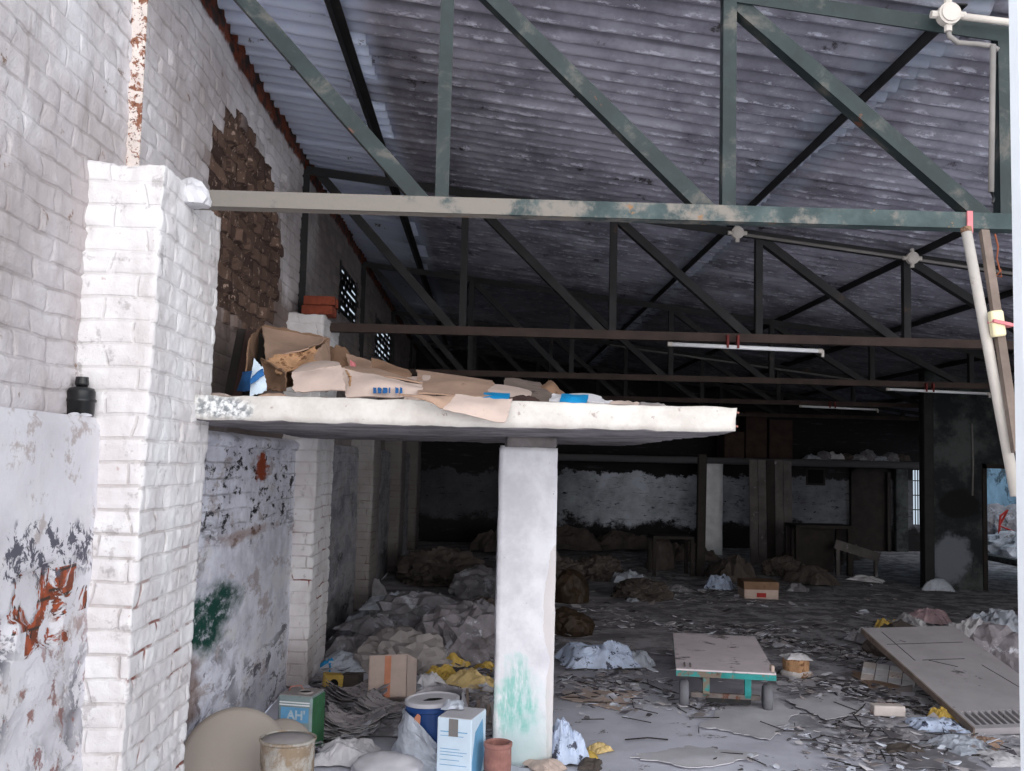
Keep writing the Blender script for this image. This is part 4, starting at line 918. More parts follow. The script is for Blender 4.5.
# tilted cardboard box with tape
open_box('carton', gp(390, 710) + V((0, .12, .04)), .27, .22, .27, (-.33, -.1, -.22), 'cardp', 'dusty square cardboard box sealed with orange tape, on the left rubbish heap', tape='tape', lid=True)

# the rubbish heap under the loft
H = 'dusty wrappings in the heap under the loft'
heap = [  # px, py(base), w, d, h, mat, kind, label
 (372, 664, .62, .6, .36, 'film', 'c', 'crumpled grey plastic sheet on the left of the heap under the loft'),
 (364, 638, .42, .4, .40, 'film2', 'c', 'pale twisted film by the third pillar'),
 (415, 646, .8, .7, .42, 'film', 's', 'large crumpled grey bag in the middle of the heap under the loft'),
 (462, 664, .72, .6, .42, 'sack', 's', 'big dusty sack just left of the front column'),
 (402, 618, .55, .5, .36, 'film2', 'c', 'pale sheet at the back of the heap'),
 (425, 622, .5, .5, .40, 'film', 'c', 'grey folded film at the back of the heap behind the big sack'),
 (440, 655, .42, .35, .26, 'film2', 'c', 'bright silvery film strip lying left of the big dusty sack'),
 (348, 672, .5, .35, .16, 'film2', 'c', 'pale torn plastic at the left foot of the heap'),
 (400, 672, .62, .5, .3, 'dust', 's', 'dust covered mound behind the taped cardboard box'),
 (372, 606, .3, .3, .38, 'film', 'c', 'drooping grey film beside the third pillar'),
 (480, 632, .4, .4, .3, 'dsack', 's', 'dark sack beside the second column'),
 (478, 598, .55, .5, .34, 'film', 's', 'dim bluish bag far back left of the second column')]
for i, (px, py, w, d, h, mt, kd, lb) in enumerate(heap):
    p = gp(px, py) + V((0, d * .35, -.004)); h *= .88
    if kd == 's': bag('sack', p, w, d, h, mt, lb, 'sack', 70 + i, .38, 1.9, 4, rnd.uniform(-.5, .5), H)
    else: crumple('plastic_sheet', p, w, d, h, mt, lb, 'plastic sheet', 80 + i, 30, 2.6, rnd.uniform(-.6, .6), H)
for i, (px, py, w, d, zz, mt, lb) in enumerate(((388, 640, .5, .4, .27, 'film2', 'pale film draped over the top of the heap near the third pillar'), (447, 652, .45, .3, .26, 'film2', 'pale film strip draped between the two big sacks'), (366, 655, .5, .4, .2, 'film', 'grey film draped on the left side of the heap'), (420, 640, .4, .35, .28, 'clear', 'silvery film on the crest of the heap'), (476, 655, .3, .3, .34, 'film', 'grey film lying on the big dusty sack'))):
    crumple('plastic_sheet', gp(px, py) + V((0, .1, zz)), w, d, .14, mt, lb, 'plastic sheet', 340 + i, 24, 3., .5 * i, H)
bits = [(328, 672, .13, .12, .1, 'brblue', 'bright blue plastic scrap beside the second pillar'),
 (440, 684, .26, .2, .14, 'yellow', 'yellow wrapper behind the blue bucket'), (452, 668, .28, .2, .16, 'yellow', 'bright yellow strip below the big dusty sack'),
 (472, 690, .36, .25, .15, 'straw', 'pale yellow film beside the front column'), (428, 690, .25, .22, .13, 'paper', 'whitish wrapper right of the taped cardboard box'),
 (342, 765, .34, .34, .12, 'paper', 'crumpled white foil beside the round dusty tin'), (390, 735, .4, .3, .08, 'film', 'grey plastic flat on the floor left of the blue bucket'),
 (488, 676, .2, .2, .12, 'yellow', 'small yellow scrap touching the front column')]
for i, (px, py, w, d, h, mt, lb) in enumerate(bits): crumple('wrapper', gp(px, py) + V((0, d * .3, .0)), w, d, h, mt, lb, 'wrapper', 100 + i, 20, 3.2, rnd.uniform(-.6, .6), 'wrappers in the front left rubbish')
# paper bundles
for i, (px, py, w, lb) in enumerate(((342, 708, .42, 'bundle of old newspapers curling open beside the green tin'), (378, 722, .46, 'spread bundle of old newspapers below the taped box'), (338, 738, .4, 'flattened newspapers in front of the green tin'))):
    p = gp(px, py); t = empty('newspaper_bundle', p, lb, 'newspapers', (0, 0, [.4, -.2, .1][i]), 'newspaper bundles')
    w *= .85
    for k in range(10):
        b = MB(); ph = rnd.uniform(-.15, .15)
        def sh(u, v, k=k, ph=ph):
            x = (u - .5) * w; y = (v - .5) * .28
            return V((x + .012 * k + .05 * nz(u, v, k, 4), y + .04 * nz(u, k, v, 5), .012 + .009 * k + (.02 + .006 * k) * (abs(u - .5) * 2) ** 2 + .022 * nz(u * 3, v * 2, k, 1.3)))
        b.grid(14, 6, sh); b.build('paper_layer', 'film' if k % 3 else 'oldpaper', t, rot=(0, 0, ph), solid=.003)
# dusty round sack in front
bag('sack', gp(388, 775) + V((0, .0, 0)), .37, .34, .105, 'pdust', 'smooth dust covered sack in front of the blue bucket', 'sack', 3, .05, 1., 4, smooth=True)
# small containers
def tub(px, py, r, h, mat, label, lidm='dust'):
    p = gp(px, py); t = empty('tub', p, label, 'tub', group='small tubs by the second pillar')
    MB().lathe([(0, 0), (r * .9, 0), (r, h * .8), (r * 1.06, h * .85), (r * 1.06, h * .97)], 20, dent=.04).build('body', mat, t); MB().lathe([(r * 1.03, h * .95), (r * .9, h), (0, h * 1.02)], 20).build('lid', lidm, t); return t
t = empty('square_can', gp(331, 694), 'small yellow and black square can by the second pillar', 'can', (0, .1, .3))
MB().bx(-.065, .065, -.05, .05, 0, .14, .006).build('body', 'yellow', t); MB().lathe([(0, -.004), (.035, -.003), (.03, .003), (0, .004)], 16, (0, -.05, .08), mtx=R90).build('black_mark', 'hole', t)
open_box('box', gp(352, 692), .13, .1, .12, (0, 0, -.2), 'dsack', 'small dark box behind the newspaper bundles', lid=True)
tub(352, 700, .05, .08, 'sack', 'grey dusty tub before the small dark box'); tub(361, 703, .045, .07, 'yellow', 'yellow dusty tub left of the taped box')
# sticks and rubble behind the carton
for i, (px, py) in enumerate(((468, 716), (478, 722), (487, 720))):
    p = gp(px, py); tag(MB().bar((0, 0, 0), (.01 * i - .01, .03, .17 - .04 * i), .018, .014, (0, -1, 0)).build('stick', 'wood', None, p), ['upright pale stick behind the white and blue carton', 'short stick in the middle of the rubble by the front column', 'shortest stick right beside the front column'][i], 'stick', 'sticks by the front column')
for i in range(9):
    p = gp(rnd.uniform(462, 492), rnd.uniform(700, 738))
    bag('rubble_stone', p, rnd.uniform(.06, .11), rnd.uniform(.06, .1), rnd.uniform(.04, .09), 'stone', 'grey rubble stone in the pile between the carton and front column', 'stone', i, .35, 1.2, 2, rnd.uniform(0, 6), 'rubble stones by the front column')
# right side of front column
crumple('plastic_sheet', gp(563, 766) + V((.0, .12, 0)), .2, .3, .26, 'news', 'crumpled white printed plastic against the right foot of the front column', 'plastic sheet', 131, 22, 3.4, .4)
for i, (px, py, w, mt, lb) in enumerate(((583, 760, .16, 'yellow', 'yellow wrapper on the floor right of the front column'), (600, 752, .13, 'straw', 'straw coloured wrapper beyond the yellow one'), (590, 768, .15, 'dsack', 'dark scrap before the yellow wrapper'), (545, 768, .22, 'cardp', 'pinkish cardboard scrap at the front column base'))):
    crumple('wrapper', gp(px, py), w, w * .8, .06, mt, lb, 'wrapper', 140 + i, 14, 3.4, i * .7, 'wrappers right of the front column')
crumple('plastic_sheet', gp(602, 668) + V((0, .12, 0)), .62, .5, .24, 'news', 'crumpled blue and white printed plastic on the open floor', 'plastic sheet', 151, 34, 3., .15)
crumple('plastic_sheet', gp(640, 668) + V((0, .1, 0)), .25, .3, .14, 'film2', 'small pale plastic at the right end of the printed plastic', 'plastic sheet', 152, 18, 3.4, .3)
crumple('plastic_sheet', gp(575, 650) + V((0, .1, 0)), .4, .3, .06, 'film', 'grey flat film behind the printed plastic on the floor', 'plastic sheet', 153, 18, 3., .1)
bag('sack', gp(572, 638) + V((0, .2, 0)), .42, .35, .22, 'amber', 'dim amber bag behind the front column', 'sack', 154, .2)
bag('sack', gp(572, 604) + V((0, .2, 0)), .4, .4, .36, 'amber', 'rounded brown bag in the shade far behind the front column', 'sack', 155, .15)

# ------------------------------------------------------------------ trolley
fl_, fr_, bl_, brr = [at(*q, Z=.262) for q in ((676, 668), (775, 677), (673, 632), (757, 636))]
cx = (fl_ + fr_ + bl_ + brr) / 4; fx_ = ((fr_ - fl_) + (brr - bl_)).normalized(); ang = math.atan2(fx_.y, fx_.x)
TW, TLn = .67, 1.5
t = empty('platform_trolley', (cx.x, cx.y, 0), 'low flat platform trolley with teal frame and dusty deck', 'trolley', (0, 0, ang + .1))
sh = -.16
b = MB(); a2 = [(-TW / 2, -TLn / 2), (TW / 2, -TLn / 2), (TW / 2, TLn / 2), (-TW / 2, TLn / 2)]
b.bx(-TW / 2, TW / 2, -TLn / 2, TLn / 2, .252, .264, .003); b.build('deck', 'deck', t)
b = MB(); b.bx(-TW / 2, TW / 2, -TLn / 2 - .004, -TLn / 2 + .03, .215, .252).bx(-TW / 2, TW / 2, TLn / 2 - .03, TLn / 2, .215, .252).bx(-TW / 2, -TW / 2 + .03, -TLn / 2, TLn / 2, .215, .252).bx(TW / 2 - .03, TW / 2, -TLn / 2, TLn / 2, .215, .252); b.build('frame', 'teal', t)
for x in (-.13, .15):
    MB().bx(x - .023, x + .023, -TLn / 2 + .02, -TLn / 2 + .06, .08, .22, .003).build('axle_bracket', 'teal', t)
    MB().bx(x - .02, x + .02, TLn / 2 - .2, TLn / 2 - .16, .08, .22, .003).build('axle_bracket', 'axle', t)
for y in (-TLn / 2 + .04, TLn / 2 - .18):
    MB().box((0, y, .088), (TW * .7, .04, .035), None, .004).build('axle', 'axle', t)
    MB().box((.02, y - .02, .06), (.3, .012, .03)).build('axle_plate', 'dsteel', t)
    for x in (-TW / 2 + .055, TW / 2 - .055):
        wq = empty('wheel', (x, y, .092), None, None); wq.parent = t
        RX = Euler((0, PI / 2, 0)).to_matrix()
        MB().lathe([(.052, -.03), (.078, -.032), (.09, -.02), (.0925, 0), (.09, .02), (.078, .032), (.052, .03)], 32, mtx=RX).build('tyre', 'rubber', wq, smooth=True)
        MB().lathe([(0, -.026), (.02, -.03), (.054, -.022), (.054, .022), (.02, .03), (0, .026)], 24, mtx=RX).build('hub', 'axle', wq)
MB().tube([(-.275, -.68, .266), (-.275, -.66, .274), (-.275, -.58, .274), (-.275, -.56, .266)], .006, 6).build('handle_loop', 'axle', t)
MB().tube([(-.235, -.68, .266), (-.235, -.66, .272), (-.235, -.58, .272), (-.235, -.56, .266)], .006, 6).build('handle_loop', 'axle', t)
MB().box((TW / 2 - .02, -TLn / 2 + .08, .285), (.02, .05, .04), (0, 0, .2)).build('stake_peg', 'cardp', t)

# polystyrene roll beside trolley
t = empty('broken_tub', gp(796, 676), 'broken round brown tub with a whitish rim beside the trolley', 'tub')
MB().lathe([(0, 0), (.1, 0), (.115, .01), (.12, .03), (.105, .05)], 24, dent=.12, seed=2).build('base', 'foam', t)
MB().lathe([(.1, .03), (.105, .06), (.108, .12), (.1, .14), (.07, .145), (0, .14)], 24, dent=.1, seed=6).build('body', 'torn', t)
crumple('white_crust', (0, 0, .135), .2, .2, .05, 'paper', None, None, 8, 12, 3.5, parent=t)
# carton far
open_box('carton', gp(762, 599) + V((0, .2, 0)), .43, .4, .2, (0, 0, -.04), 'cardp', 'pale cardboard carton with a brown lid and red mark, beyond the trolley', lid=True)
ca = [o for o in bpy.data.objects if o.get('label', '').startswith('pale cardboard carton with a brown')][0]
MB().bx(-.22, .22, -.205, .205, .115, .215).build('brown_lid', 'cardd', ca); MB().bx(-.06, .06, -.2025, -.2, .02, .075).build('red_mark', 'red', ca)

# ------------------------------------------------------------------ big leaning board and right heap
A = at(862, 630, Z=.38); Bq = at(975, 731, Z=.03); W_ = V((.72, -.1, .0))
ax = W_.normalized(); ay = (A - Bq); LEN = ay.length; ay.normalize(); az = ax.cross(ay).normalized(); ax = ay.cross(az)
mt = Matrix((ax, ay, az)).transposed().to_4x4(); mt.translation = Bq
t = empty('leaning_board', Bq, 'long grey dusty board propped aslant on rubbish at the right, slotted at its low end', 'board'); t.matrix_world = mt
W = .75
b = MB(); b.bx(0, W, .24, LEN, -.03, .015).bx(0, W, 0, .05, -.03, .015).bx(0, .03, .05, .24, -.03, .015)
for k in range(15): b.bx(.06 + k * .046, .076 + k * .046, .05, .24, -.06, .015)
b.build('panel', 'gboard', t)
MB().bx(.05, W - .1, LEN * .80, LEN * .80 + .005, .014, .017).bx(.12, .124, LEN * .62, LEN * .95, .014, .017).bx(.18, .5, LEN * .62, LEN * .62 + .005, .014, .017).box((.3, LEN * .58, .0155), (.2, .006, .003), (0, 0, -.7)).box((.62, LEN * .35, .0155), (.005, .7, .003), (0, 0, .15)).build('batten_line', 'dwood', t)
MB().bx(-.012, 0, 0, LEN, -.025, .018).build('edge_strip', 'wood', t)
# tiles panel under the board
t = empty('tile_panel', gp(888, 684) + V((0, .0, .0)), 'broken piece of white and red tiled panel under the left edge of the leaning board', 'tile panel', (.35, .05, -.45))
for i in range(4):
    for j in range(3):
        if (i, j) in ((3, 2),): continue
        MB().bx(-.2 + i * .1, -.108 + i * .1, -.02 + j * .09, .062 + j * .09, .012, .024).build('tile', 'paper' if (i + j * 2) % 4 else 'palebrick', t)
MB().bx(-.205, .2, -.025, .25, 0, .012).build('backing', 'stone', t)
tag(MB().box((0, .05, .036), (.21, .1, .07), None, .006).build('brick', 'palebrick', None, gp(890, 717), (0, 0, -.06)), 'pale whitewashed brick lying alone on the floor before the leaning board', 'brick')
crumple('wrapper', gp(947, 724) + V((0, .05, 0)), .16, .14, .12, 'yellow', 'bright yellow wrapper below the left edge of the leaning board', 'wrapper', 161, 16, 3., .2)
RH = 'bags in the right rubbish heap'
for i, (px, py, w, d, h, mt_, kd, lb) in enumerate((
  (972, 658, .66, .55, .42, 'clear', 'c', 'large silvery plastic bag behind the leaning board'),
  (1006, 640, .55, .5, .36, 'film2', 'c', 'pale bluish bag at the far right behind the silvery bag'),
  (1008, 692, .35, .5, .4, 'sack', 's', 'dusty grey sack at the far right beside the leaning board'),
  (985, 672, .22, .2, .2, 'film2', 'c', 'small white plastic tucked between silvery bag and leaning board'),
  (890, 636, .22, .25, .2, 'yellow', 'c', 'yellow plastic at the top end of the leaning board'),
  (912, 638, .42, .3, .26, 'clear', 'c', 'crumpled clear film behind the top end of the leaning board'),
  (930, 624, .45, .3, .2, 'pinkfilm', 'c', 'pinkish film left of the silvery bag'),
  (905, 660, .5, .45, .27, 'dsack', 's', 'dark sack propping up the leaning board'),
  (955, 682, .45, .5, .2, 'dsack', 's', 'dark sack under the middle of the leaning board'),
  (870, 644, .3, .3, .16, 'film', 'c', 'grey film in the shade left of the leaning board'))):
    p = gp(px, py) + V((0, d * .3, 0))
    if kd == 's': bag('sack', p, w, d, h, mt_, lb, 'sack', 170 + i, .34, 1.4, 4, .3 * i, RH)
    else: crumple('plastic_sheet', p, w, d, h, mt_, lb, 'plastic sheet', 180 + i, 22, 3., .4 * i, RH)
for i, (px, py, w, d, h, mt_, lb) in enumerate((
  (935, 728, .34, .28, .08, 'news', 'crumpled bluish paper before the yellow wrapper'), (960, 748, .4, .3, .07, 'film2', 'pale plastic on the floor below the board slots'),
  (985, 745, .25, .2, .05, 'card', 'brown cardboard scrap at the lower right'), (1000, 760, .3, .22, .05, 'paper', 'white paper at the lower right corner'),
  (962, 745, .08, .06, .03, 'brblue', 'tiny bright blue wrapper at the lower right'), (905, 738, .2, .16, .06, 'film', 'dark grey film right of the whitewashed brick'),
  (905, 752, .25, .2, .05, 'dsack', 'dark crumpled scrap at the bottom right'))):
    crumple('wrapper', gp(px, py), w, d, h, mt_, lb, 'wrapper', 190 + i, 16, 3.2, .5 * i, 'wrappers at the lower right')
fl = [((786, 702), (826, 722), (880, 712), (820, 698), 'pdust', 'flat dusty cardboard right of the trolley front wheel'), ((878, 746), (905, 770), (985, 772), (955, 752), 'film', 'flat grey sheet at the bottom right of the floor'),
      ((850, 672), (870, 690), (905, 690), (870, 676), 'card', 'flat cardboard under the tiled panel'), ((745, 690), (700, 728), (770, 742), (800, 714), 'pdust', 'flat dusty sheet in front of the trolley'),
      ((590, 690), (560, 700), (620, 712), (640, 694), 'cardp', 'flat pale scraps in front of the printed plastic'), ((630, 760), (700, 771), (760, 758), (690, 748), 'pdust', 'flat dusty paper at the bottom middle of the floor')]
for i, (a, b_, c, d, mt_, lb) in enumerate(fl):
    card('flat_sheet', [gp(*q) + V((0, 0, .014)) for q in (a, b_, c, d)], mt_, lb, 'flat sheet', 200 + i, .008, .05, 14, .005)
for i, (p, q, lb) in enumerate((((628, 681), (662, 692), 'thin dark stick lying left of the trolley'), ((625, 742), (668, 742), 'thin twig on the bare floor near the bottom middle'), ((700, 712), (672, 705), 'thin stick lying by the trolley left wheel'), ((800, 742), (842, 748), 'thin twig on the floor at the lower right'), ((840, 690), (872, 700), 'thin stick before the tiled panel'))):
    a, c = gp(*p) + V((0, 0, .014)), gp(*q) + V((0, 0, .014)); tag(MB().tube([a, (a + c) / 2 + V((.01, .02, .006)), c], .0045, 6).build('twig', 'dwood', origin=a), lb, 'stick', 'sticks on the floor')

# ------------------------------------------------------------------ far things
for i, (px, py, w, d, h, mt_, kd, lb) in enumerate((
  (630, 584, .5, .4, .2, 'film2', 'c', 'pale film in the shade before the dark table frame'), (645, 600, .6, .6, .2, 'dsack', 's', 'low brown mound left of the far column'),
  (640, 601, .5, .12, .08, 'film2', 'c', 'white strip at the foot of the low brown mound'), (722, 590, .55, .35, .3, 'news', 'c', 'bluish printed plastic left of the brown-lidded carton'),
  (735, 582, .9, .6, .42, 'dsack', 'c', 'dark rubbish mound behind the bluish plastic'), (815, 585, .8, .5, .34, 'dsack', 'c', 'heaped sacking before the dark table'),
  (868, 582, .5, .25, .1, 'paper', 'c', 'white paper on the floor before the dark far door'), (940, 592, .4, .24, .2, 'film2', 'c', 'pale plastic bag at the foot of the right partition'),
  (600, 580, .6, .6, .3, 'dsack', 's', 'dark bag left of the dark table frame'), (545, 590, .8, .8, .4, 'dsack', 's', 'dark heap in the gloom behind the second column'), (440, 585, 1., .8, .4, 'dsack', 's', 'dark heap at the back left of the hall'),
  (800, 592, .35, .3, .12, 'film', 'c', 'grey film right of the brown-lidded carton'), (785, 576, .5, .4, .25, 'dsack', 's', 'small sack leaning by the plank door'), (680, 592, .3, .25, .1, 'film', 'c', 'scrap of grey film left of the bluish plastic'))):
    p = gp(px, py) + V((0, d * .3, 0))
    if kd == 's': bag('sack', p, w, d, h, mt_, lb, 'sack', 210 + i, .4, 1.8, 5, .3 * i, 'far sacks')
    else: crumple('plastic_sheet', p, w, d, h, mt_, lb, 'plastic sheet', 230 + i, 18, 3., .4 * i, 'far plastic')
def table(loc, w, d, h, mat, label, leg=.05, cat='table', rz=0.):
    t = empty('table', loc, label, cat, (0, 0, rz)); MB().bx(-w / 2, w / 2, -d / 2, d / 2, h - .05, h, .004).build('table_top', mat, t)
    for sx in (-1, 1):
        for sy in (-1, 1): MB().bx(*sorted((sx * (w / 2 - leg), sx * w / 2)), *sorted((sy * (d / 2 - leg), sy * d / 2)), 0, h - .05).build('leg', mat, t)
    return t
p = gp(676, 578); table((p.x, 15.35, 0), .62, .5, .6, 'dwood', 'small dark table frame left of the dark timber post')
bag('stone', (p.x - .02, 16.1, 0), .42, .3, .5, 'dsack', 'rounded sack seen through the small dark table frame', 'sack', 9, .1)
p = gp(822, 575); table((p.x, 15.9, 0), .9, .6, .78, 'dwood', 'dark wooden table with a solid dark front, before the back wall on the right', .08)
MB().bx(-.4, .28, .1, .14, .02, .73).build('front_panel', 'dwood', [o for o in bpy.data.objects if o.get('label', '').startswith('dark wooden table with')][0])
p = gp(852, 575); tag(MB().bar((-.35, 0, .5), (.35, .0, .3), .14, .03, (0, -1, 0)).bar((.3, .02, 0), (.3, .02, .32), .05, .05).bar((-.3, .02, 0), (-.3, .02, .5), .05, .05).build('plank_bench', 'plank', None, (p.x, 15.6, 0)), 'broken bench plank sloping right of the dark wooden table', 'bench')
for i, (x, y, w, h, lb) in enumerate(((1.6, 19.3, 1.3, .55, 'dark rubbish at the left foot of the back wall'), (2.7, 19.6, 1.1, .45, 'dark rubbish by the back wall left of the far column'), (3.6, 17.6, .9, .4, 'dark rubbish before the far pale column'), (5.6, 17.2, 1.0, .45, 'dark rubbish at the foot of the plank door'), (6.6, 18.6, 1.2, .4, 'dark rubbish before the dark back door'), (.4, 18.8, 1.5, .6, 'dark rubbish in the back left corner of the hall'))):
    crumple('rubbish_pile', (x, y, 0), w, .8, h, 'dsack', lb, 'rubbish', 320 + i, 22, 3.2, .2 * i, 'dark rubbish along the back wall')
# plank door leaning
t = empty('plank_door', (5.0, 17.35, 0), 'weathered grey plank door standing before the back wall', 'door leaf', (-.06, 0, 0))
for k in range(5): MB().bx(-.37 + k * .15, -.225 + k * .15, 0, .03, 0, 1.8 + .02 * math.sin(k * 3), .004).build('plank', 'plank' if k != 2 else 'dwood', t)
MB().bx(-.37, .37, .03, .05, .3, .42).bx(-.37, .37, .03, .05, 1.35, 1.47).build('cross_rail', 'dwood', t)
t = empty('notice_board', (6.84, YB - .03, 1.32), 'small dark framed picture hanging on the back wall', 'picture'); MB().bx(-.2, .2, 0, .025, 0, .36, .003).build('frame', 'dwood', t); MB().bx(-.16, .16, -.003, 0, .04, .32).build('picture', 'hole', t)
# on the back shelf
for i, (x, w, h, lb) in enumerate(((5.25, .42, .9, 'tall brown carton at the left on the back shelf'), (5.72, .46, .75, 'brown carton right of the tallest one on the back shelf'), (4.8, .4, .5, 'low brown carton at the left end of the back shelf boxes'))):
    open_box('carton', (x, 19.5, 1.836), w, .45, h, (0, 0, .05 * i), 'redwood', lb, lid=True, group='cartons on the back shelf')
for i in range(9):
    x = 6.35 + i * .22
    (bag if i % 2 else crumple)(['plastic_sheet', 'sack'][i % 2], (x, 19.3, 1.836), .3, .28, .12 + .04 * (i % 3), ['film2', 'sack', 'paper', 'dsack', 'film', 'sack', 'film2', 'sack', 'dsack'][i],
        f"{['pale film', 'sack', 'white paper', 'dark sack', 'grey film', 'dusty sack', 'pale plastic', 'sack', 'dark film'][i]} on the back shelf, {['first', 'second', 'third', 'fourth', 'fifth', 'sixth', 'seventh', 'eighth', 'last'][i]} from the cartons", 'bundle', 250 + i, group='bundles on the back shelf')
conduit('cable', [(6.93, 14.08, 2.35), (6.935, 14.07, 1.8), (6.925, 14.08, 1.33)], .012, 'pipe', 'pale cable hanging on the right partition')
# yard beyond the opening
tag(MB().bx(12.6, 12.9, 13.5, 26, 0, 3.4).build('yard_wall', 'yard'), 'bluish boundary wall in the yard seen through the doorway', 'wall', None, 'structure')
for i, (x, y, w, h, mt_, lb) in enumerate(((10.6, 19.6, 1.1, .5, 'film2', 'pale rubbish heap in the yard beyond the doorway'), (11.2, 21.2, 1.1, .9, 'film', 'grey rubbish heap in the yard beyond the doorway'))):
    bag('rubbish_heap', (x, y, 0), w, w, h, mt_, lb, 'heap', 300 + i, .3)
tag(MB().tube([(0, 0, 0), (.1, .1, .5), (.25, .1, .62), (.1, .15, .3), (.35, .1, .2), (.3, .1, 0)], .025, 6).build('bent_pipe', 'red', None, (10.3, 19.9, .3)), 'bent reddish pipe on the heap in the yard', 'pipe')

# ------------------------------------------------------------------ litter nobody could count
def litter(name, n, gen, mat, label, seed):
    r = random.Random(seed); b = MB(); k = 0
    while k < n:
        q = gen(r)
        if q is None: continue
        x, y, s, ht = q; a = r.uniform(0, 6.3); m_ = r.randint(4, 6); z0 = fz(x, y) + .004 + r.random() * ht
        ax_, ay_ = r.uniform(-.5, .5), r.uniform(-.5, .5); st = r.uniform(.3, 1)
        top = []; bot = []
        for i in range(m_):
            t_ = a + i * 2 * PI / m_; rr = s * r.uniform(.6, 1.1); dx, dy = math.cos(t_) * rr, math.sin(t_) * rr * st
            dz = max(-.003, dx * ax_ + dy * ay_) + r.random() * s * .15
            top.append(b.bm.verts.new((x + dx, y + dy, z0 + dz + .003))); bot.append(b.bm.verts.new((x + dx, y + dy, z0 + dz)))
        b.bm.faces.new(top); b.bm.faces.new(bot[::-1])
        for i in range(m_): j = (i + 1) % m_; b.bm.faces.new((bot[i], bot[j], top[j], top[i]))
        k += 1
    return tag(b.build(name, mat, fix=False), label, 'litter', None, 'stuff')
def island_mat(name, cols, rough=.8):
    g = G(name, rough); geo = g.t.nodes.new('ShaderNodeNewGeometry'); cr = g.t.nodes.new('ShaderNodeValToRGB'); cr.color_ramp.interpolation = 'CONSTANT'
    e = cr.color_ramp.elements
    while len(e) < len(cols): e.new(.5)
    for i, c in enumerate(cols): e[i].position = i / len(cols); e[i].color = S(*c)
    g.put(cr.inputs[0], geo.outputs['Random Per Island']); return g.out(cr.outputs[0])
IM = island_mat('mixed_scraps', [(150, 148, 154), (184, 183, 192), (112, 108, 112), (166, 160, 162), (208, 212, 224), (92, 88, 94), (172, 170, 178), (146, 138, 138), (74, 70, 74), (192, 188, 192)])
def gen_right(r):
    x, y = r.uniform(1.9, 4.6), r.uniform(5.2, 10.5)
    if x < 2.3 and y > 6.5 and y < 8.6: return None
    if nz(x, y, 0, 1.4, 5) + .25 < r.random() * .8: return None
    return x, y, r.uniform(.008, .05) * (1 if r.random() < .85 else 1.8), .02
def gen_mid(r):
    x, y = r.uniform(.5, 3.6), r.uniform(7.6, 15)
    if nz(x, y, 0, 1.1, 8) + .2 < r.random() * .7: return None
    return x, y, r.uniform(.01, .06), .02
def gen_col(r):
    x, y = r.gauss(.95, .28), r.gauss(7.4, .35)
    return x, y, r.uniform(.01, .06), .015
def gen_left(r):
    x, y = r.uniform(-1.2, .4), r.uniform(5.6, 9)
    if nz(x, y, 0, 1.7, 2) + .3 < r.random() * .7: return None
    return x, y, r.uniform(.015, .07), .05
def gen_far(r):
    return r.uniform(-1, 6.2), r.uniform(10, 18), r.uniform(.015, .08), .02
def gen_front(r):
    x, y = r.uniform(1.3, 3.8), r.uniform(4.8, 7.2)
    if nz(x, y, 0, 2.0, 11) + .15 < r.random() * .8: return None
    return x, y, r.uniform(.006, .03), .008
litter('floor_litter', 2000, gen_right, IM, 'scattered scraps and flakes over the floor around the leaning board', 1)
litter('floor_litter', 500, gen_mid, IM, 'scattered scraps over the floor behind the trolley', 2)
litter('floor_litter', 260, gen_col, IM, 'scattered flakes before the printed plastic', 3)
litter('floor_litter', 700, gen_left, IM, 'loose scraps over the heap floor under the loft', 4)
litter('floor_litter', 320, gen_far, IM, 'scattered scraps in the dark back of the hall', 5)
litter('floor_litter', 900, gen_front, IM, 'fine flakes over the front right floor', 6)
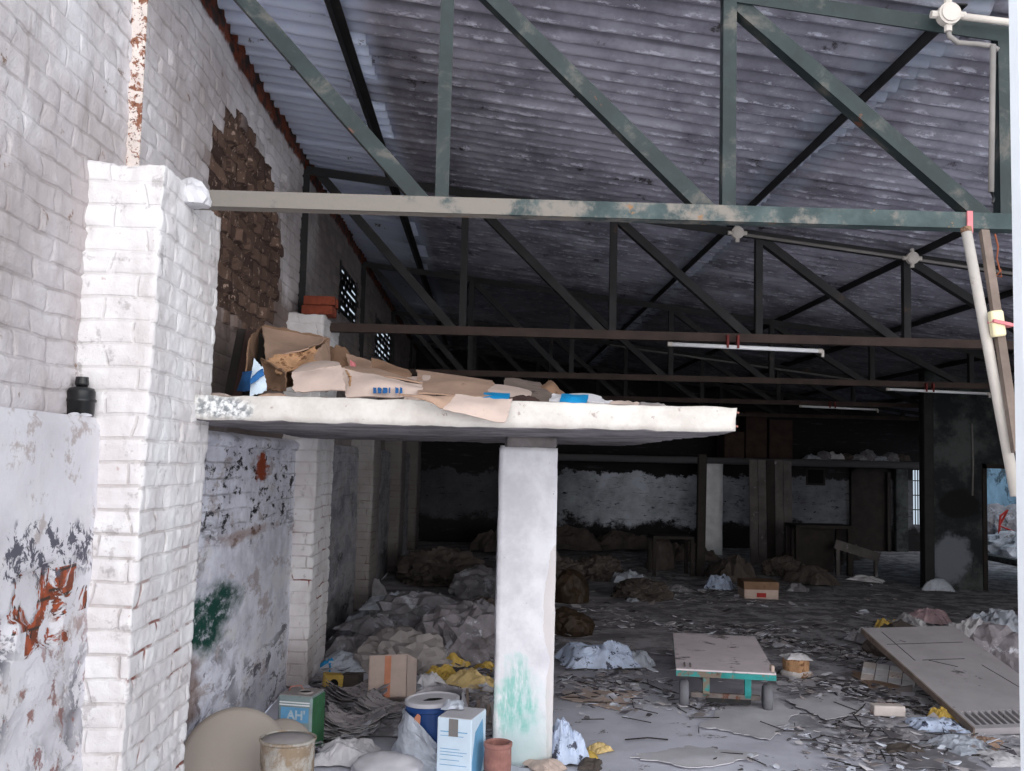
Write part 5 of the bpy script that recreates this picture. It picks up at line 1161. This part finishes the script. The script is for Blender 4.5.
def twigs(n, gen, label, seed):
    r = random.Random(seed); b = MB(); k = 0
    while k < n:
        q = gen(r)
        if q is None: continue
        x, y, s, ht = q; a = r.uniform(0, 6.3); L = r.uniform(.06, .22); z = fz(x, y) + .008 + r.random() * .015
        b.bar((x, y, z), (x + math.cos(a) * L, y + math.sin(a) * L, z + r.uniform(0, .02)), .005, .005); k += 1
    return tag(b.build('twig_litter', 'dwood', fix=False), label, 'litter', None, 'stuff')
twigs(300, gen_right, 'thin twigs and strips strewn around the leaning board', 21)
twigs(120, gen_front, 'thin twigs strewn over the front right floor', 22)
twigs(40, gen_col, 'thin twigs before the printed plastic', 23)

# ------------------------------------------------------------------ light: open sky
w = bpy.data.worlds.new('sky'); SC.world = w; w.use_nodes = True
nt = w.node_tree; bg = nt.nodes['Background']
tcw = nt.nodes.new('ShaderNodeTexCoord'); sx = nt.nodes.new('ShaderNodeSeparateXYZ'); nt.links.new(tcw.outputs['Generated'], sx.inputs[0])
def wm(op, a, b):
    n = nt.nodes.new('ShaderNodeMath'); n.operation = op
    for i, q in enumerate((a, b)):
        if isinstance(q, bpy.types.NodeSocket): nt.links.new(q, n.inputs[i])
        else: n.inputs[i].default_value = q
    return n.outputs[0]
def wr(v, lo, hi):
    n = nt.nodes.new('ShaderNodeMapRange'); n.interpolation_type = 'SMOOTHSTEP'; nt.links.new(v, n.inputs[0]); n.inputs[1].default_value = lo; n.inputs[2].default_value = hi
    return n.outputs[0]
bright = wm('MULTIPLY', wr(sx.outputs[1], .25, -.9), wr(sx.outputs[2], 1.0, .5))      # hazy bright low sky behind the viewer
glow = wm('MULTIPLY', wr(sx.outputs[1], 0., -.8), wr(sx.outputs[2], .22, .02))           # brightest haze along the horizon
nt.links.new(wm('ADD', wm('ADD', wm('MULTIPLY', bright, 1.8), wm('MULTIPLY', glow, 1.9)), .6), bg.inputs['Strength'])
mc = nt.nodes.new('ShaderNodeMix'); mc.data_type = 'RGBA'; nt.links.new(bright, mc.inputs[0])
mc.inputs[6].default_value = (.72, .86, 1., 1); mc.inputs[7].default_value = (1., .985, .98, 1); nt.links.new(mc.outputs[2], bg.inputs['Color'])
SC.view_settings.view_transform = 'Standard'; SC.view_settings.look = 'None'; SC.view_settings.gamma = 1; SC.view_settings.use_curve_mapping = False
SC.view_settings.exposure = .40
try: SC.cycles.use_denoising = True
except Exception: pass
SC.cycles.max_bounces = 8; SC.cycles.diffuse_bounces = 5
